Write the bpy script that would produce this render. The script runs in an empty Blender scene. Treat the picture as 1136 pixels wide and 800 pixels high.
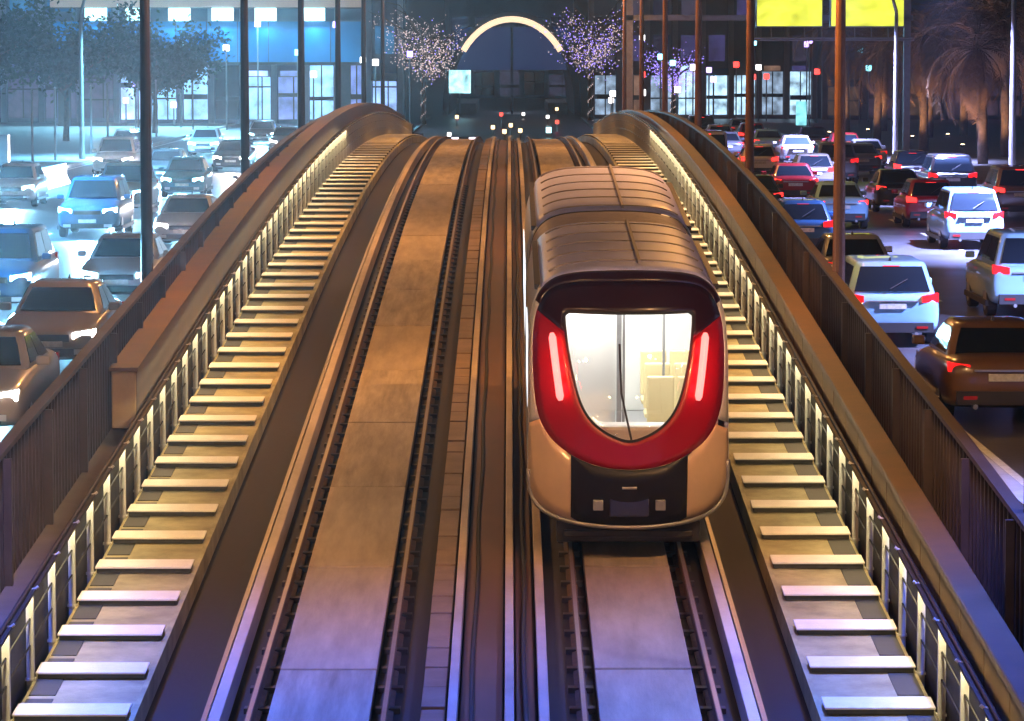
import bpy, bmesh, math, random
from mathutils import Vector, Matrix
random.seed(7)
R = math.radians
SC = bpy.context.scene
COL = SC.collection

# ------------------------------------------------------------------ camera, sky, exposure
cam = bpy.data.cameras.new('camera')
cam.sensor_width = 36.0
cam.lens = 123.3
cam.clip_start = 0.5
cam.clip_end = 6000
cam_o = bpy.data.objects.new('camera', cam)
COL.objects.link(cam_o)
cam_o.location = (0, 0, 5.5)
cam_o.rotation_euler = (R(90 - 4.995), 0, -0.00077)
SC.camera = cam_o

world = bpy.data.worlds.new('World')
SC.world = world
world.use_nodes = True
wn = world.node_tree
sky = wn.nodes.new('ShaderNodeTexSky')
sky.sky_type = 'NISHITA'
sky.sun_disc = False
sky.sun_elevation = R(-4.0)
sky.sun_rotation = R(200)
bgn = wn.nodes['Background']
bgn.inputs['Strength'].default_value = 0.10
wn.links.new(sky.outputs[0], bgn.inputs['Color'])

moon = bpy.data.lights.new('moon', 'SUN')
moon.energy = 0.02
moon.angle = R(0.5)
moon.color = (0.6, 0.7, 1.0)
moon_o = bpy.data.objects.new('moon', moon)
COL.objects.link(moon_o)
moon_o.rotation_euler = (R(40), 0, R(30))

SC.view_settings.view_transform = 'Standard'
SC.view_settings.look = 'None'
SC.view_settings.exposure = 0.0
SC.view_settings.gamma = 1.0
SC.cycles.use_denoising = True
SC.cycles.max_bounces = 5
SC.cycles.diffuse_bounces = 3
SC.cycles.glossy_bounces = 3
SC.cycles.transparent_max_bounces = 10
SC.cycles.sample_clamp_indirect = 4.0
SC.cycles.caustics_reflective = False
SC.cycles.caustics_refractive = False

# ------------------------------------------------------------------ helpers
class MB:
    """collects shapes, builds ONE mesh object"""
    def __init__(s):
        s.v = []; s.f = []; s.m = []
    def add(s, vs, fs, mi=0):
        n = len(s.v)
        s.v += [tuple(v) for v in vs]
        s.f += [tuple(i + n for i in f) for f in fs]
        s.m += [mi] * len(fs)
        return s
    def box(s, x0, x1, y0, y1, z0, z1, mi=0):
        return s.add([(x0,y0,z0),(x1,y0,z0),(x1,y1,z0),(x0,y1,z0),(x0,y0,z1),(x1,y0,z1),(x1,y1,z1),(x0,y1,z1)],
                     [(0,3,2,1),(4,5,6,7),(0,1,5,4),(1,2,6,5),(2,3,7,6),(3,0,4,7)], mi)
    def tube(s, pts, rad, n=8, mi=0, cap=True):
        pts = [Vector(p) for p in pts]
        if not isinstance(rad, (list, tuple)): rad = [rad] * len(pts)
        vs = []; fs = []
        for i, p in enumerate(pts):
            a = pts[max(0, i-1)]; b = pts[min(len(pts)-1, i+1)]
            d = (b - a).normalized()
            u = d.cross(Vector((0,0,1)))
            if u.length < 1e-3: u = Vector((1,0,0))
            u.normalize(); w = d.cross(u)
            for k in range(n):
                t = 2*math.pi*k/n
                vs.append(p + (u*math.cos(t) + w*math.sin(t))*rad[i])
        for i in range(len(pts)-1):
            for k in range(n):
                fs.append((i*n+k, i*n+(k+1)%n, (i+1)*n+(k+1)%n, (i+1)*n+k))
        if cap:
            fs.append(tuple(range(n-1,-1,-1)))
            fs.append(tuple((len(pts)-1)*n+k for k in range(n)))
        return s.add(vs, fs, mi)
    def loft(s, rings, mi=0, caps=True, closed=True):
        n = len(rings[0]); vs = [p for r in rings for p in r]; fs = []
        for i in range(len(rings)-1):
            for k in range(n if closed else n-1):
                fs.append((i*n+k, i*n+(k+1)%n, (i+1)*n+(k+1)%n, (i+1)*n+k))
        if caps:
            fs.append(tuple(range(n-1,-1,-1)))
            fs.append(tuple((len(rings)-1)*n+k for k in range(n)))
        return s.add(vs, fs, mi)
    def sweep(s, prof, ys, zf, mi=0, caps=True):
        """profile of (x, z) points carried along y, lifted by zf(y)"""
        return s.loft([[(x, y, zf(y) + z) for x, z in prof] for y in ys], mi, caps)
    def rect(s, x0, x1, z0, z1, ys, zf, mi=0):
        return s.sweep([(x0,z0),(x1,z0),(x1,z1),(x0,z1)], ys, zf, mi)
    def disc(s, c, r, n=14, axis='y', th=0.02, mi=0):
        c = Vector(c)
        ax = {'x':Vector((1,0,0)),'y':Vector((0,1,0)),'z':Vector((0,0,1))}[axis]
        return s.tube([c - ax*th/2, c + ax*th/2], r, n, mi)
    def octa(s, c, r, mi=0):
        x,y,z = c
        return s.add([(x+r,y,z),(x-r,y,z),(x,y+r,z),(x,y-r,z),(x,y,z+r),(x,y,z-r)],
                     [(0,2,4),(2,1,4),(1,3,4),(3,0,4),(2,0,5),(1,2,5),(3,1,5),(0,3,5)], mi)
    def mesh(s, name, smooth=False):
        me = bpy.data.meshes.new(name)
        me.from_pydata(s.v, [], s.f)
        if any(s.m):
            me.polygons.foreach_set('material_index', s.m)
        bm = bmesh.new(); bm.from_mesh(me)
        bmesh.ops.recalc_face_normals(bm, faces=bm.faces)
        bm.to_mesh(me); bm.free()
        if smooth:
            me.polygons.foreach_set('use_smooth', [True]*len(me.polygons))
        me.update()
        return me
    def build(s, name, mats, parent=None, smooth=False, bevel=0, sub=0):
        o = bpy.data.objects.new(name, s.mesh(name, smooth))
        COL.objects.link(o)
        for m in (mats if isinstance(mats, (list, tuple)) else [mats]):
            o.data.materials.append(m)
        if parent: o.parent = parent
        if bevel:
            b = o.modifiers.new('bevel', 'BEVEL'); b.width = bevel; b.segments = 2; b.limit_method = 'ANGLE'
        if sub:
            b = o.modifiers.new('sub', 'SUBSURF'); b.levels = sub; b.render_levels = sub
        return o

def tag(o, label=None, cat=None, group=None, kind=None):
    if label: o['label'] = label
    if cat: o['category'] = cat
    if group: o['group'] = group
    if kind: o['kind'] = kind
    return o

def empty(name, loc=(0,0,0), rot=(0,0,0)):
    o = bpy.data.objects.new(name, None)
    o.empty_display_size = 0.3
    COL.objects.link(o); o.location = loc; o.rotation_euler = rot
    return o

def lamp(name, kind, loc, power, color, parent=None, target=None, size=0.3, spot=60, blend=0.6):
    l = bpy.data.lights.new(name, kind)
    l.energy = power; l.color = color
    if kind == 'AREA':
        l.shape = 'DISK'; l.size = size
    elif kind == 'SPOT':
        l.spot_size = R(spot); l.spot_blend = blend; l.shadow_soft_size = size
    else:
        l.shadow_soft_size = size
    o = bpy.data.objects.new(name, l); COL.objects.link(o)
    o.location = loc
    if target is not None:
        o.rotation_euler = (Vector(target) - Vector(loc)).to_track_quat('-Z', 'Y').to_euler()
    if parent: o.parent = parent
    return o

# ------------------------------------------------------------------ materials
def mat(name, col, rough=0.6, metal=0.0, var=0.0, vscale=3.0, bump=0.0, bscale=20.0, spec=0.5, emit=None, es=0.0, stretch=None, coat=0.0):
    m = bpy.data.materials.new(name); m.use_nodes = True
    nt = m.node_tree; b = nt.nodes['Principled BSDF']
    b.inputs['Base Color'].default_value = (*col, 1)
    b.inputs['Roughness'].default_value = rough
    b.inputs['Metallic'].default_value = metal
    b.inputs['Specular IOR Level'].default_value = spec
    b.inputs['Coat Weight'].default_value = coat
    if emit:
        b.inputs['Emission Color'].default_value = (*emit, 1)
        b.inputs['Emission Strength'].default_value = es
    if var or bump:
        tc = nt.nodes.new('ShaderNodeTexCoord')
        src = tc.outputs['Object']
        if stretch:
            mp = nt.nodes.new('ShaderNodeMapping'); mp.inputs['Scale'].default_value = stretch
            nt.links.new(src, mp.inputs[0]); src = mp.outputs[0]
    if var:
        n = nt.nodes.new('ShaderNodeTexNoise'); n.inputs['Scale'].default_value = vscale
        n.inputs['Detail'].default_value = 6; n.inputs['Roughness'].default_value = 0.65
        nt.links.new(src, n.inputs['Vector'])
        r = nt.nodes.new('ShaderNodeValToRGB')
        r.color_ramp.elements[0].position = 0.3; r.color_ramp.elements[1].position = 0.7
        r.color_ramp.elements[0].color = (*[c*(1-var) for c in col], 1)
        r.color_ramp.elements[1].color = (*[min(1, c*(1+var)) for c in col], 1)
        nt.links.new(n.outputs['Fac'], r.inputs[0])
        nt.links.new(r.outputs[0], b.inputs['Base Color'])
        q = nt.nodes.new('ShaderNodeMapRange')
        q.inputs['To Min'].default_value = max(0, rough-0.12); q.inputs['To Max'].default_value = min(1, rough+0.12)
        nt.links.new(n.outputs['Fac'], q.inputs['Value']); nt.links.new(q.outputs[0], b.inputs['Roughness'])
    if bump:
        n = nt.nodes.new('ShaderNodeTexNoise'); n.inputs['Scale'].default_value = bscale; n.inputs['Detail'].default_value = 4
        nt.links.new(src, n.inputs['Vector'])
        bp = nt.nodes.new('ShaderNodeBump'); bp.inputs['Strength'].default_value = bump; bp.inputs['Distance'].default_value = 0.02
        nt.links.new(n.outputs['Fac'], bp.inputs['Height']); nt.links.new(bp.outputs[0], b.inputs['Normal'])
    return m

def emis(name, col, strength, var=0.0, vscale=2.0, stretch=None):
    m = bpy.data.materials.new(name); m.use_nodes = True
    nt = m.node_tree; b = nt.nodes['Principled BSDF']
    b.inputs['Base Color'].default_value = (*[c*0.3 for c in col], 1)
    b.inputs['Emission Color'].default_value = (*col, 1)
    b.inputs['Emission Strength'].default_value = strength
    b.inputs['Roughness'].default_value = 0.3
    if var:
        tc = nt.nodes.new('ShaderNodeTexCoord'); src = tc.outputs['Object']
        if stretch:
            mp = nt.nodes.new('ShaderNodeMapping'); mp.inputs['Scale'].default_value = stretch
            nt.links.new(src, mp.inputs[0]); src = mp.outputs[0]
        n = nt.nodes.new('ShaderNodeTexNoise'); n.inputs['Scale'].default_value = vscale; n.inputs['Detail'].default_value = 3
        nt.links.new(src, n.inputs['Vector'])
        r = nt.nodes.new('ShaderNodeMapRange')
        r.inputs['From Min'].default_value = 0.3; r.inputs['From Max'].default_value = 0.7
        r.inputs['To Min'].default_value = strength*(1-var); r.inputs['To Max'].default_value = strength*(1+var)
        nt.links.new(n.outputs['Fac'], r.inputs['Value'])
        nt.links.new(r.outputs[0], b.inputs['Emission Strength'])
    return m

def glass(name, tint=(1,1,1), gloss=0.12):
    m = bpy.data.materials.new(name); m.use_nodes = True
    nt = m.node_tree; nt.nodes.clear()
    out = nt.nodes.new('ShaderNodeOutputMaterial'); mx = nt.nodes.new('ShaderNodeMixShader')
    t = nt.nodes.new('ShaderNodeBsdfTransparent'); t.inputs[0].default_value = (*tint, 1)
    g = nt.nodes.new('ShaderNodeBsdfGlossy'); g.inputs['Roughness'].default_value = 0.03
    mx.inputs[0].default_value = gloss
    nt.links.new(t.outputs[0], mx.inputs[1]); nt.links.new(g.outputs[0], mx.inputs[2]); nt.links.new(mx.outputs[0], out.inputs[0])
    return m

M = {}
M['asphalt'] = mat('asphalt', (0.07,0.068,0.076), 0.36, var=0.35, vscale=0.6, bump=0.25, bscale=6)
M['paint'] = mat('road paint', (0.75,0.75,0.72), 0.5, var=0.2, vscale=3)
M['paving'] = mat('paving', (0.24,0.22,0.2), 0.6, var=0.25, vscale=1.5)
M['kerb'] = mat('kerb stone', (0.4,0.39,0.37), 0.6, var=0.2, vscale=2)
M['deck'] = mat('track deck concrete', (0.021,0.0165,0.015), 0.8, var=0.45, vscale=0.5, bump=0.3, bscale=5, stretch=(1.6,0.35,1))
M['slab'] = mat('plinth concrete', (0.36,0.29,0.215), 0.7, var=0.32, vscale=1.4, bump=0.25, bscale=12, stretch=(1.8,0.22,1))
M['slab2'] = mat('plinth concrete older', (0.30,0.235,0.17), 0.72, var=0.36, vscale=1.3, bump=0.3, bscale=14, stretch=(1.6,0.25,1))
M['slab3'] = mat('plinth concrete stained', (0.33,0.27,0.205), 0.68, var=0.42, vscale=2.1, bump=0.3, bscale=10, stretch=(2.2,0.2,1))
M['joint'] = mat('joint sealant', (0.05,0.045,0.04), 0.8)
M['rail'] = mat('rail steel', (0.24,0.21,0.20), 0.45, 0.7, var=0.2, vscale=4)
M['railrust'] = mat('rusty rail web', (0.10,0.055,0.035), 0.8, var=0.4, vscale=6)
M['cover'] = mat('trough edge concrete', (0.44,0.36,0.31), 0.55, var=0.25, vscale=1.2, stretch=(1,0.4,1))
M['tray'] = mat('cable tray lids', (0.19,0.13,0.10), 0.6, var=0.35, vscale=1.4)
M['redtray'] = mat('reddish trough lining', (0.10,0.050,0.036), 0.65, var=0.35, vscale=1.5, stretch=(1,0.3,1))
M['walk'] = mat('walkway concrete', (0.36,0.32,0.17), 0.75, var=0.45, vscale=1.1, bump=0.2, bscale=15)
M['grate'] = mat('steel drain grating', (0.045,0.048,0.042), 0.7, 0.0, var=0.3, vscale=8)  # shade by the railing and under the treads, put into a dark colour
M['tread'] = mat('white tread strip', (0.82,0.80,0.74), 0.5, var=0.08, vscale=5)
M['post'] = mat('galvanised post', (0.78,0.78,0.74), 0.45, 0.0, var=0.12, vscale=5)
M['mesh'] = mat('dark railing panel', (0.011,0.012,0.010), 0.55, 0.2, var=0.3, vscale=3)
M['clad'] = mat('tan cladding', (0.14,0.082,0.046), 0.55, var=0.35, vscale=1.3)
M['clad2'] = mat('cream duct end', (0.42,0.29,0.17), 0.55, var=0.15, vscale=2)
M['fence'] = mat('brown fence sheet', (0.06,0.042,0.04), 0.5, 0.2, var=0.4, vscale=0.9)
M['fencebar'] = mat('brown fence bars', (0.06,0.042,0.038), 0.5, 0.2, var=0.3, vscale=2)
M['wall'] = mat('retaining wall', (0.12,0.10,0.09), 0.8, var=0.3, vscale=0.8)
M['mast'] = mat('mast paint', (0.028,0.024,0.03), 0.45, 0.4, var=0.2, vscale=2)
M['mastbrown'] = mat('brown mast paint', (0.20,0.09,0.04), 0.45, 0.2, var=0.25, vscale=1.5)
M['pale_pole'] = mat('pale pole paint', (0.28,0.26,0.25), 0.4, 0.2, var=0.15, vscale=2)
M['lampglass_w'] = emis('warm lamp glass', (1,0.66,0.36), 30)
M['lampglass_c'] = emis('cool lamp glass', (0.55,0.8,1), 30)
M['lampglass_b'] = emis('blue lamp glass', (0.15,0.3,1), 30)  # for the added blue fill lamps
M['led'] = emis('handrail light strip', (1.0,0.80,0.44), 44)  # added glow that brightens the walkways
M['carglass'] = mat('car window', (0.012,0.018,0.025), 0.06, coat=0.5)
M['black'] = mat('black gloss', (0.012,0.01,0.012), 0.18, coat=0.6)
M['rubber'] = mat('rubber', (0.02,0.02,0.02), 0.8)
M['dark'] = mat('dark underframe', (0.03,0.026,0.03), 0.6, var=0.3, vscale=5)
M['grey'] = mat('grey metal', (0.3,0.3,0.31), 0.45, 0.5, var=0.15, vscale=4)

# ------------------------------------------------------------------ the profile of the ramp
XC = -0.36
def zd(y):
    if y <= 70: return -4.39 + 0.0617*y
    if y <= 175: return -4.39 + 0.0617*y - 0.00046*(y-70)**2
    z175 = -4.39 + 0.0617*175 - 0.00046*105**2
    if y <= 205: 
        return z175 - 0.035*(y-175)
    z205 = z175 - 0.035*30
    t = min(1, (y-205)/30.0)
    return z205 - 0.035*30*(t - t*t/2)
def yr(a, b, st=2.0):
    n = max(1, int(round((b-a)/st)))
    return [a + (b-a)*i/n for i in range(n+1)]
Y0, Y1 = 12.0, 330.0
def fence_h(y): return max(1.0, 2.1 - (y-45)*0.0095) if y > 45 else 2.1

# ------------------------------------------------------------------ ground, streets, pavements
gm = MB()
XL, XR = -6.66, 6.12
BIG = 2500
def quad(mb, x0, x1, y0, y1, z=0.0, mi=0):
    mb.add([(x0,y0,z),(x1,y0,z),(x1,y1,z),(x0,y1,z)], [(0,1,2,3)], mi)
quad(gm, -BIG, XL, -60, BIG); quad(gm, XR, BIG, -60, BIG)
quad(gm, XL, XR, 92, BIG); quad(gm, XL, XR, -60, Y0)
tag(gm.build('road', M['asphalt']), kind='structure')

tr = MB()   # the trough the ramp rises out of
tr.box(XL-0.3, XL, Y0, 92, -4.6, -0.02); tr.box(XR, XR+0.3, Y0, 92, -4.6, -0.02)
tr.box(XL, XR, Y0, 92, -4.8, -4.5); tr.box(XL, XR, 92, 92.3, -4.6, -0.02); tr.box(XL, XR, Y0-0.3, Y0, -4.6, -0.02)
tag(tr.build('trench', M['wall']), kind='structure')

pm = MB()
pm.box(-44, -21.5, 60, 274, 0.004, 0.13); pm.box(18.6, 42, 60, 274, 0.004, 0.13)
pave = tag(pm.build('pavement', M['paving']), kind='structure')
km = MB()
for x0, x1 in ((-21.5, -21.3), (18.4, 18.6)): km.box(x0, x1, 60, 274, 0.004, 0.15)
km.box(XL-0.25, XL, Y0, 300, 0.004, 0.16); km.box(XR, XR+0.25, Y0, 300, 0.004, 0.16)
tag(km.build('kerb', M['kerb']), kind='structure')
lm = MB()
for x in (-10.5, -14.1, -17.7, 9.6, 12.7, 15.8):
    y = 24.0
    while y < 262:
        quad(lm, x-0.07, x+0.07, y, y+3.0, 0.005); y += 9.0
for x in (-7.15, -21.05, 6.62, 18.15):
    quad(lm, x-0.06, x+0.06, 20, 266, 0.005)
tag(lm.build('lane_markings', M['paint']), kind='structure')

# ------------------------------------------------------------------ viaduct with its tracks
via = empty('viaduct', (XC, 60, zd(60)))
tag(via, 'humped concrete metro viaduct carrying two tracks up over a crest between the streets', 'viaduct')
def under(o, p):
    o.parent = p; o.matrix_parent_inverse = p.matrix_world.inverted() if False else Matrix.Translation(p.location).inverted() if p.rotation_euler[:] == (0,0,0) else p.matrix_basis.inverted()
    return o
ys = yr(Y0, Y1)
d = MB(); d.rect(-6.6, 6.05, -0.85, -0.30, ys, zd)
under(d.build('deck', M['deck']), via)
for y in (100, 124, 148, 172):
    pier = MB()
    pier.loft([[(XC-1.1, y-0.8, 0), (XC+1.1, y-0.8, 0), (XC+1.1, y+0.8, 0), (XC-1.1, y+0.8, 0)],
               [(XC-1.1, y-0.8, zd(y)-1.5), (XC+1.1, y-0.8, zd(y)-1.5), (XC+1.1, y+0.8, zd(y)-1.5), (XC-1.1, y+0.8, zd(y)-1.5)],
               [(XC-3.5, y-0.8, zd(y)-0.86), (XC+3.5, y-0.8, zd(y)-0.86), (XC+3.5, y+0.8, zd(y)-0.86), (XC-3.5, y+0.8, zd(y)-0.86)]])
    under(pier.build('pier', M['wall']), via)

def track(cx, label):
    t = empty('railway_track', (cx, 60, zd(60)))
    tag(t, label, 'track', 'tracks on the viaduct')
    # plinth slabs, one casting every 6 m with an open joint between
    s = MB(); y = Y0
    while y < Y1 - 6:
        s.rect(cx-0.585, cx+0.585, -0.30, -0.12 + random.uniform(-0.008, 0.008), yr(y+0.035, y+5.965, 2.0), zd, random.randrange(3)); y += 6.0
    under(s.build('plinth', [M['slab'], M['slab2'], M['slab3']], bevel=0.012), t)
    for sx in (-1, 1):
        x = cx + sx*0.765
        w = MB()
        w.sweep([(x-0.07,-0.30),(x+0.07,-0.30),(x+0.07,-0.27),(x+0.012,-0.25),(x+0.012,-0.06),(x+0.036,-0.04),(x+0.036,0),(x-0.036,0),(x-0.036,-0.04),(x-0.012,-0.06),(x-0.012,-0.25),(x-0.07,-0.27)], ys, zd)
        w.rect(x-0.025, x+0.025, 0.0, 0.004, ys, zd, 1)
        under(w.build('rail', [M['railrust'], M['rail']]), t)
        c = MB(); y = Y0 + 0.5
        while y < 110:
            c.box(x-0.15, x+0.15, y, y+0.18, zd(y)-0.30, zd(y)-0.235); y += 1.0
        o = under(c.build('fastening', M['dark']), t); o['kind'] = 'stuff'
    sgn = -1 if cx < XC else 1
    x = cx + sgn*1.14
    k = MB(); k.rect(x-0.07, x+0.07, -0.30, 0.02, ys, zd)
    under(k.build('rail_cover', M['cover'], bevel=0.012), t)
    k = MB(); k.rect(x+sgn*0.14-0.03, x+sgn*0.14+0.03, -0.30, -0.06, ys, zd)
    under(k.build('conductor_rail', M['rail']), t)
    return t
track(-2.19, 'empty left hand track with a pale plinth running up to the crest')
track(1.62, 'right hand track under the red fronted train')

ct = empty('cable_trough', (-0.3, 60, zd(60)))
tag(ct, 'long cable trough with ribbed lids between the two tracks', 'cable trough')
k = MB(); y = Y0
while y < 230:
    k.rect(-1.02, -0.74, -0.30, -0.10 + random.uniform(-0.012,0.012), [y+0.03, y+0.97], zd); y += 1.0
o = under(k.build('lid', M['tray'], bevel=0.01), ct); o['kind'] = 'stuff'
for x, w, h in ((-0.655, 0.055, -0.02), (0.0, 0.055, 0.0), (0.40, 0.06, -0.06)):
    k = MB(); k.rect(x-w, x+w, -0.30, h, ys, zd)
    under(k.build('trough_edge', M['cover'], bevel=0.012), ct)
g = MB(); g.rect(-0.57, -0.08, -0.30, -0.17, yr(Y0, 230, 2), zd); g.rect(0.08, 0.30, -0.30, -0.2, yr(Y0, 230, 2), zd)
under(g.build('trough_floor', M['redtray'], bevel=0.01), ct)
for x in (-0.44, 0.19):
    k = MB(); k.tube([(x + 0.015*math.sin(y*0.7), y, zd(y)-0.145) for y in yr(Y0, 220, 2)], 0.028, 6)
    under(k.build('cable', M['rubber'], smooth=True), ct)

# walkways
WALK = {-1: (-5.62, -4.22), 1: (3.50, 4.86)}
for sx in (-1, 1):
    a, b = WALK[sx]
    w = MB(); w.rect(a, b, -0.28, 0.0, yr(Y0, 235, 2), zd)
    wo = tag(w.build('walkway', M['walk'], bevel=0.015), kind='structure')
    xo = a if sx < 0 else b; xi = b if sx < 0 else a
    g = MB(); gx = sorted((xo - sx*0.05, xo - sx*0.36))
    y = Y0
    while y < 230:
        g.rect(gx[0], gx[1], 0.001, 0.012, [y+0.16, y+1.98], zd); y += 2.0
    go = g.build('drain_grating', M['grate']); go.parent = wo  # dark strip painting the shade along the railing foot
    # raised lip on the track side
    g = MB(); l = sorted((xi, xi + sx*0.06)); g.rect(l[0], l[1], 0.001, 0.035, yr(Y0, 235, 2), zd)
    lo = g.build('kerb_lip', M['walk']); lo.parent = wo
    y = 14.9 if sx < 0 else 15.2
    i = 0
    while y < 205:
        g = MB(); xx = sorted((xo - sx*0.03, xi + sx*0.075))
        g.rect(xx[0], xx[1], 0.075, 0.10, [y, y+0.52], zd); g.rect(xx[0]+0.02, xx[1]-0.02, 0.013, 0.074, [y+0.03, y+0.5], zd, 1)
        t = g.build('tread_strip', [M['tread'], M['grate']], bevel=0.006); t.parent = wo  # lower box is dark: the riser's shade is put into its colour
        y += 2.0

# railings on the walkways
for sx in (-1, 1):
    xo = WALK[sx][0] if sx < 0 else WALK[sx][1]
    h = empty('railing', (xo, 60, zd(60)))
    tag(h, 'pale metal railing along the %s walkway, on the %s of the photo' % (('left','left') if sx < 0 else ('right','right')), 'railing', 'walkway railings')
    x = xo + sx*0.04
    y = 15.0 if sx < 0 else 15.3
    pme = None
    while y < 205:
        if pme is None:
            g = MB(); g.box(-0.045, 0.045, -0.035, 0.035, -0.25, 1.08); g.box(-0.06,0.06,-0.05,0.05,-0.02,0.012)
            g.tube([(0,0,1.02),(-sx*0.10,0,1.10)], 0.02, 6)
            po = g.build('post', M['post'], bevel=0.006); pme = po.data
        else:
            po = bpy.data.objects.new('post', pme); COL.objects.link(po)
        po.parent = h; po.location = (x - xo, y - 60, zd(y) - zd(60))
        y += 2.0
    for hz, rr in ((1.10, 0.028), (0.72, 0.012), (0.40, 0.012)):
        g = MB(); g.tube([(x, yy, zd(yy)+hz) for yy in yr(Y0, 205, 2)], rr, 8)
        under(g.build('handrail' if hz > 1 else 'wire', M['mesh'], smooth=True), h)
    g = MB(); g.loft([[(xx, yy, zd(yy)+1.052) for xx in sorted((x-sx*0.052, x-sx*0.004))] for yy in yr(26, 122, 2)], caps=False, closed=False)
    under(g.build('light_strip', M['led'], bevel=0), h)  # glowing strip added under the handrail to brighten the walkway
    g = MB(); g.rect(*sorted((x-sx*0.075, x-sx*0.001)), 1.058, 1.075, yr(26, 190, 2), zd); g.rect(*sorted((x-sx*0.075, x-sx*0.062)), 1.035, 1.0575, yr(26, 190, 2), zd)
    under(g.build('light_channel', M['mesh']), h)  # cover hiding the added strip from above
    g = MB(); g.rect(*sorted((x+sx*0.06, x+sx*0.09)), 0.03, 0.95, yr(Y0, 205, 2), zd)
    under(g.build('infill_panel', M['mesh']), h)

# parapets and fences
for sx in (-1, 1):
    side = 'left' if sx < 0 else 'right'
    p = empty('parapet_wall', ((-6.1 if sx < 0 else 5.4), 60, zd(60)))
    tag(p, 'tan clad parapet with a boxed end, outside the %s walkway' % side if sx < 0 else 'tan clad parapet in short stepped panels, outside the %s walkway' % side, 'parapet', 'viaduct parapets')
    x0, x1 = ((-6.38, -5.74) if sx < 0 else (5.0, 5.72))
    g = MB(); g.rect(x0, x1, -0.3, 0.46, yr(Y0, 235, 2), zd)
    under(g.build('plinth_wall', M['wall']), p)
    if sx < 0:
        g = MB(); g.rect(-6.34, -5.93, 0.5, 1.42, yr(55.6, 200, 2), zd); g.rect(-6.33, -5.94, 0.52, 1.44, [55.57, 55.598], zd, 1)
        under(g.build('cladding', [M['clad'], M['clad2']], bevel=0.02), p)
        g = MB(); g.rect(-6.36, -5.9, 1.44, 1.50, yr(55.5, 200, 2), zd)
        under(g.build('coping', M['clad']), p)
    else:
        y = Y0
        while y < 200:
            g = MB(); g.rect(5.20, 5.50, 0.5, 1.08, [y+0.03, y+1.97], zd)
            under(g.build('cladding', M['clad'], bevel=0.02), p)
            y += 2.0
        g = MB(); g.rect(5.17, 5.53, 1.083, 1.20, yr(Y0, 200, 2), zd)
        under(g.build('coping', M['clad'], bevel=0.02), p)
    f = empty('fence', ((-6.5 if sx < 0 else 5.88), 60, zd(60)))
    tag(f, 'dark brown ribbed sheet fence between the viaduct and the %s' % ('oncoming traffic' if sx < 0 else 'traffic driving away'), 'fence', 'viaduct fences')
    xf = -6.48 if sx < 0 else 5.86
    g = MB(); yy = yr(Y0, 235, 2)
    g.loft([[(xf, y, zd(y)-0.4), (xf+0.04, y, zd(y)-0.4), (xf+0.04, y, zd(y)+fence_h(y)), (xf, y, zd(y)+fence_h(y))] for y in yy])
    y = Y0; 
    while y < 235:
        z = zd(y); b0, b1 = (xf+0.042, xf+0.085) if sx < 0 else (xf-0.045, xf-0.002)
        g.box(b0, b1, y, y+0.06, z-0.3, z+fence_h(y)-0.01 + random.uniform(-.01,.01), 1); y += 0.34
    under(g.build('ribbed_sheet', [M['fence'], M['fencebar']]), f)
    g = MB(); g.loft([[(xf-0.06, y, zd(y)+fence_h(y)+0.002), (xf+0.10, y, zd(y)+fence_h(y)+0.002), (xf+0.10, y, zd(y)+fence_h(y)+0.07), (xf-0.06, y, zd(y)+fence_h(y)+0.07)] for y in yy])
    under(g.build('top_rail', M['fencebar']), f)
    y = 16.0
    while y < 230:
        g = MB(); b0, b1 = (xf+0.088, xf+0.19) if sx < 0 else (xf-0.15, xf-0.048)
        g.box(b0, b1, y, y+0.10, zd(y)-0.3, zd(y)+fence_h(y)-0.02)
        under(g.build('post', M['fencebar']), f)
        y += 4.0

# lighting masts on both sides of the viaduct
def mast(x, y, sx, brown, label, col=(1.0,0.44,0.115), power=800, spread=170, lens='lampglass_w', blue=0, aim=0.0):
    z = zd(y) - 0.35
    t = empty('lamp_mast', (x, y, z))
    tag(t, label, 'lamp mast', 'lamp masts along the viaduct')
    mm = M['mastbrown'] if brown else M['mast']
    g = MB(); g.tube([(0,0,0),(0,0,4.5),(0,0,9.2)], [0.125,0.105,0.08], 12); g.tube([(0,0,0.25),(0,0,0.31)], 0.2, 12)
    g.build('pole', mm, t, smooth=False)
    g = MB(); g.tube([(0,0,8.6),(-sx*0.3,0,9.1),(-sx*1.4,0,9.3)], [0.05,0.05,0.04], 8)
    g.build('arm', mm, t)
    g = MB(); g.box(-sx*1.5-0.42, -sx*1.5+0.42, -0.16, 0.16, 9.18, 9.32)
    hd = g.build('lamp_head', M['dark'], t, bevel=0.03)
    g = MB(); g.box(-sx*1.5-0.34, -sx*1.5+0.34, -0.12, 0.12, 9.155, 9.178)
    g.build('lens', M[lens], hd)
    lamp('lamp_light', 'AREA', (-sx*1.5, 0, 9.12), power, col, t, (-sx*1.5 - sx*0.9, aim, 0), size=0.5).data.spread = R(spread)
    if blue:  # added blue fill lamp that tints the near deck, no known fixture
        g = MB(); g.box(-sx*0.75-0.16, -sx*0.75+0.16, -0.14, 0.14, 8.96, 9.12); bh = g.build('blue_lamp_head', M['dark'], t, bevel=0.02)
        g = MB(); g.box(-sx*0.75-0.13, -sx*0.75+0.13, -0.11, 0.11, 8.935, 8.958); g.build('lens', M['lampglass_b'], bh)
        lamp('blue_light', 'AREA', (-sx*0.75, 0, 8.9), blue, (0.05,0.15,1.0), t, (-sx*2.2, -0.5, 0), size=0.4).data.spread = R(98)
    return t
words = ['nearest', 'second', 'third', 'fourth', 'fifth', 'sixth', 'seventh', 'eighth']
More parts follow.
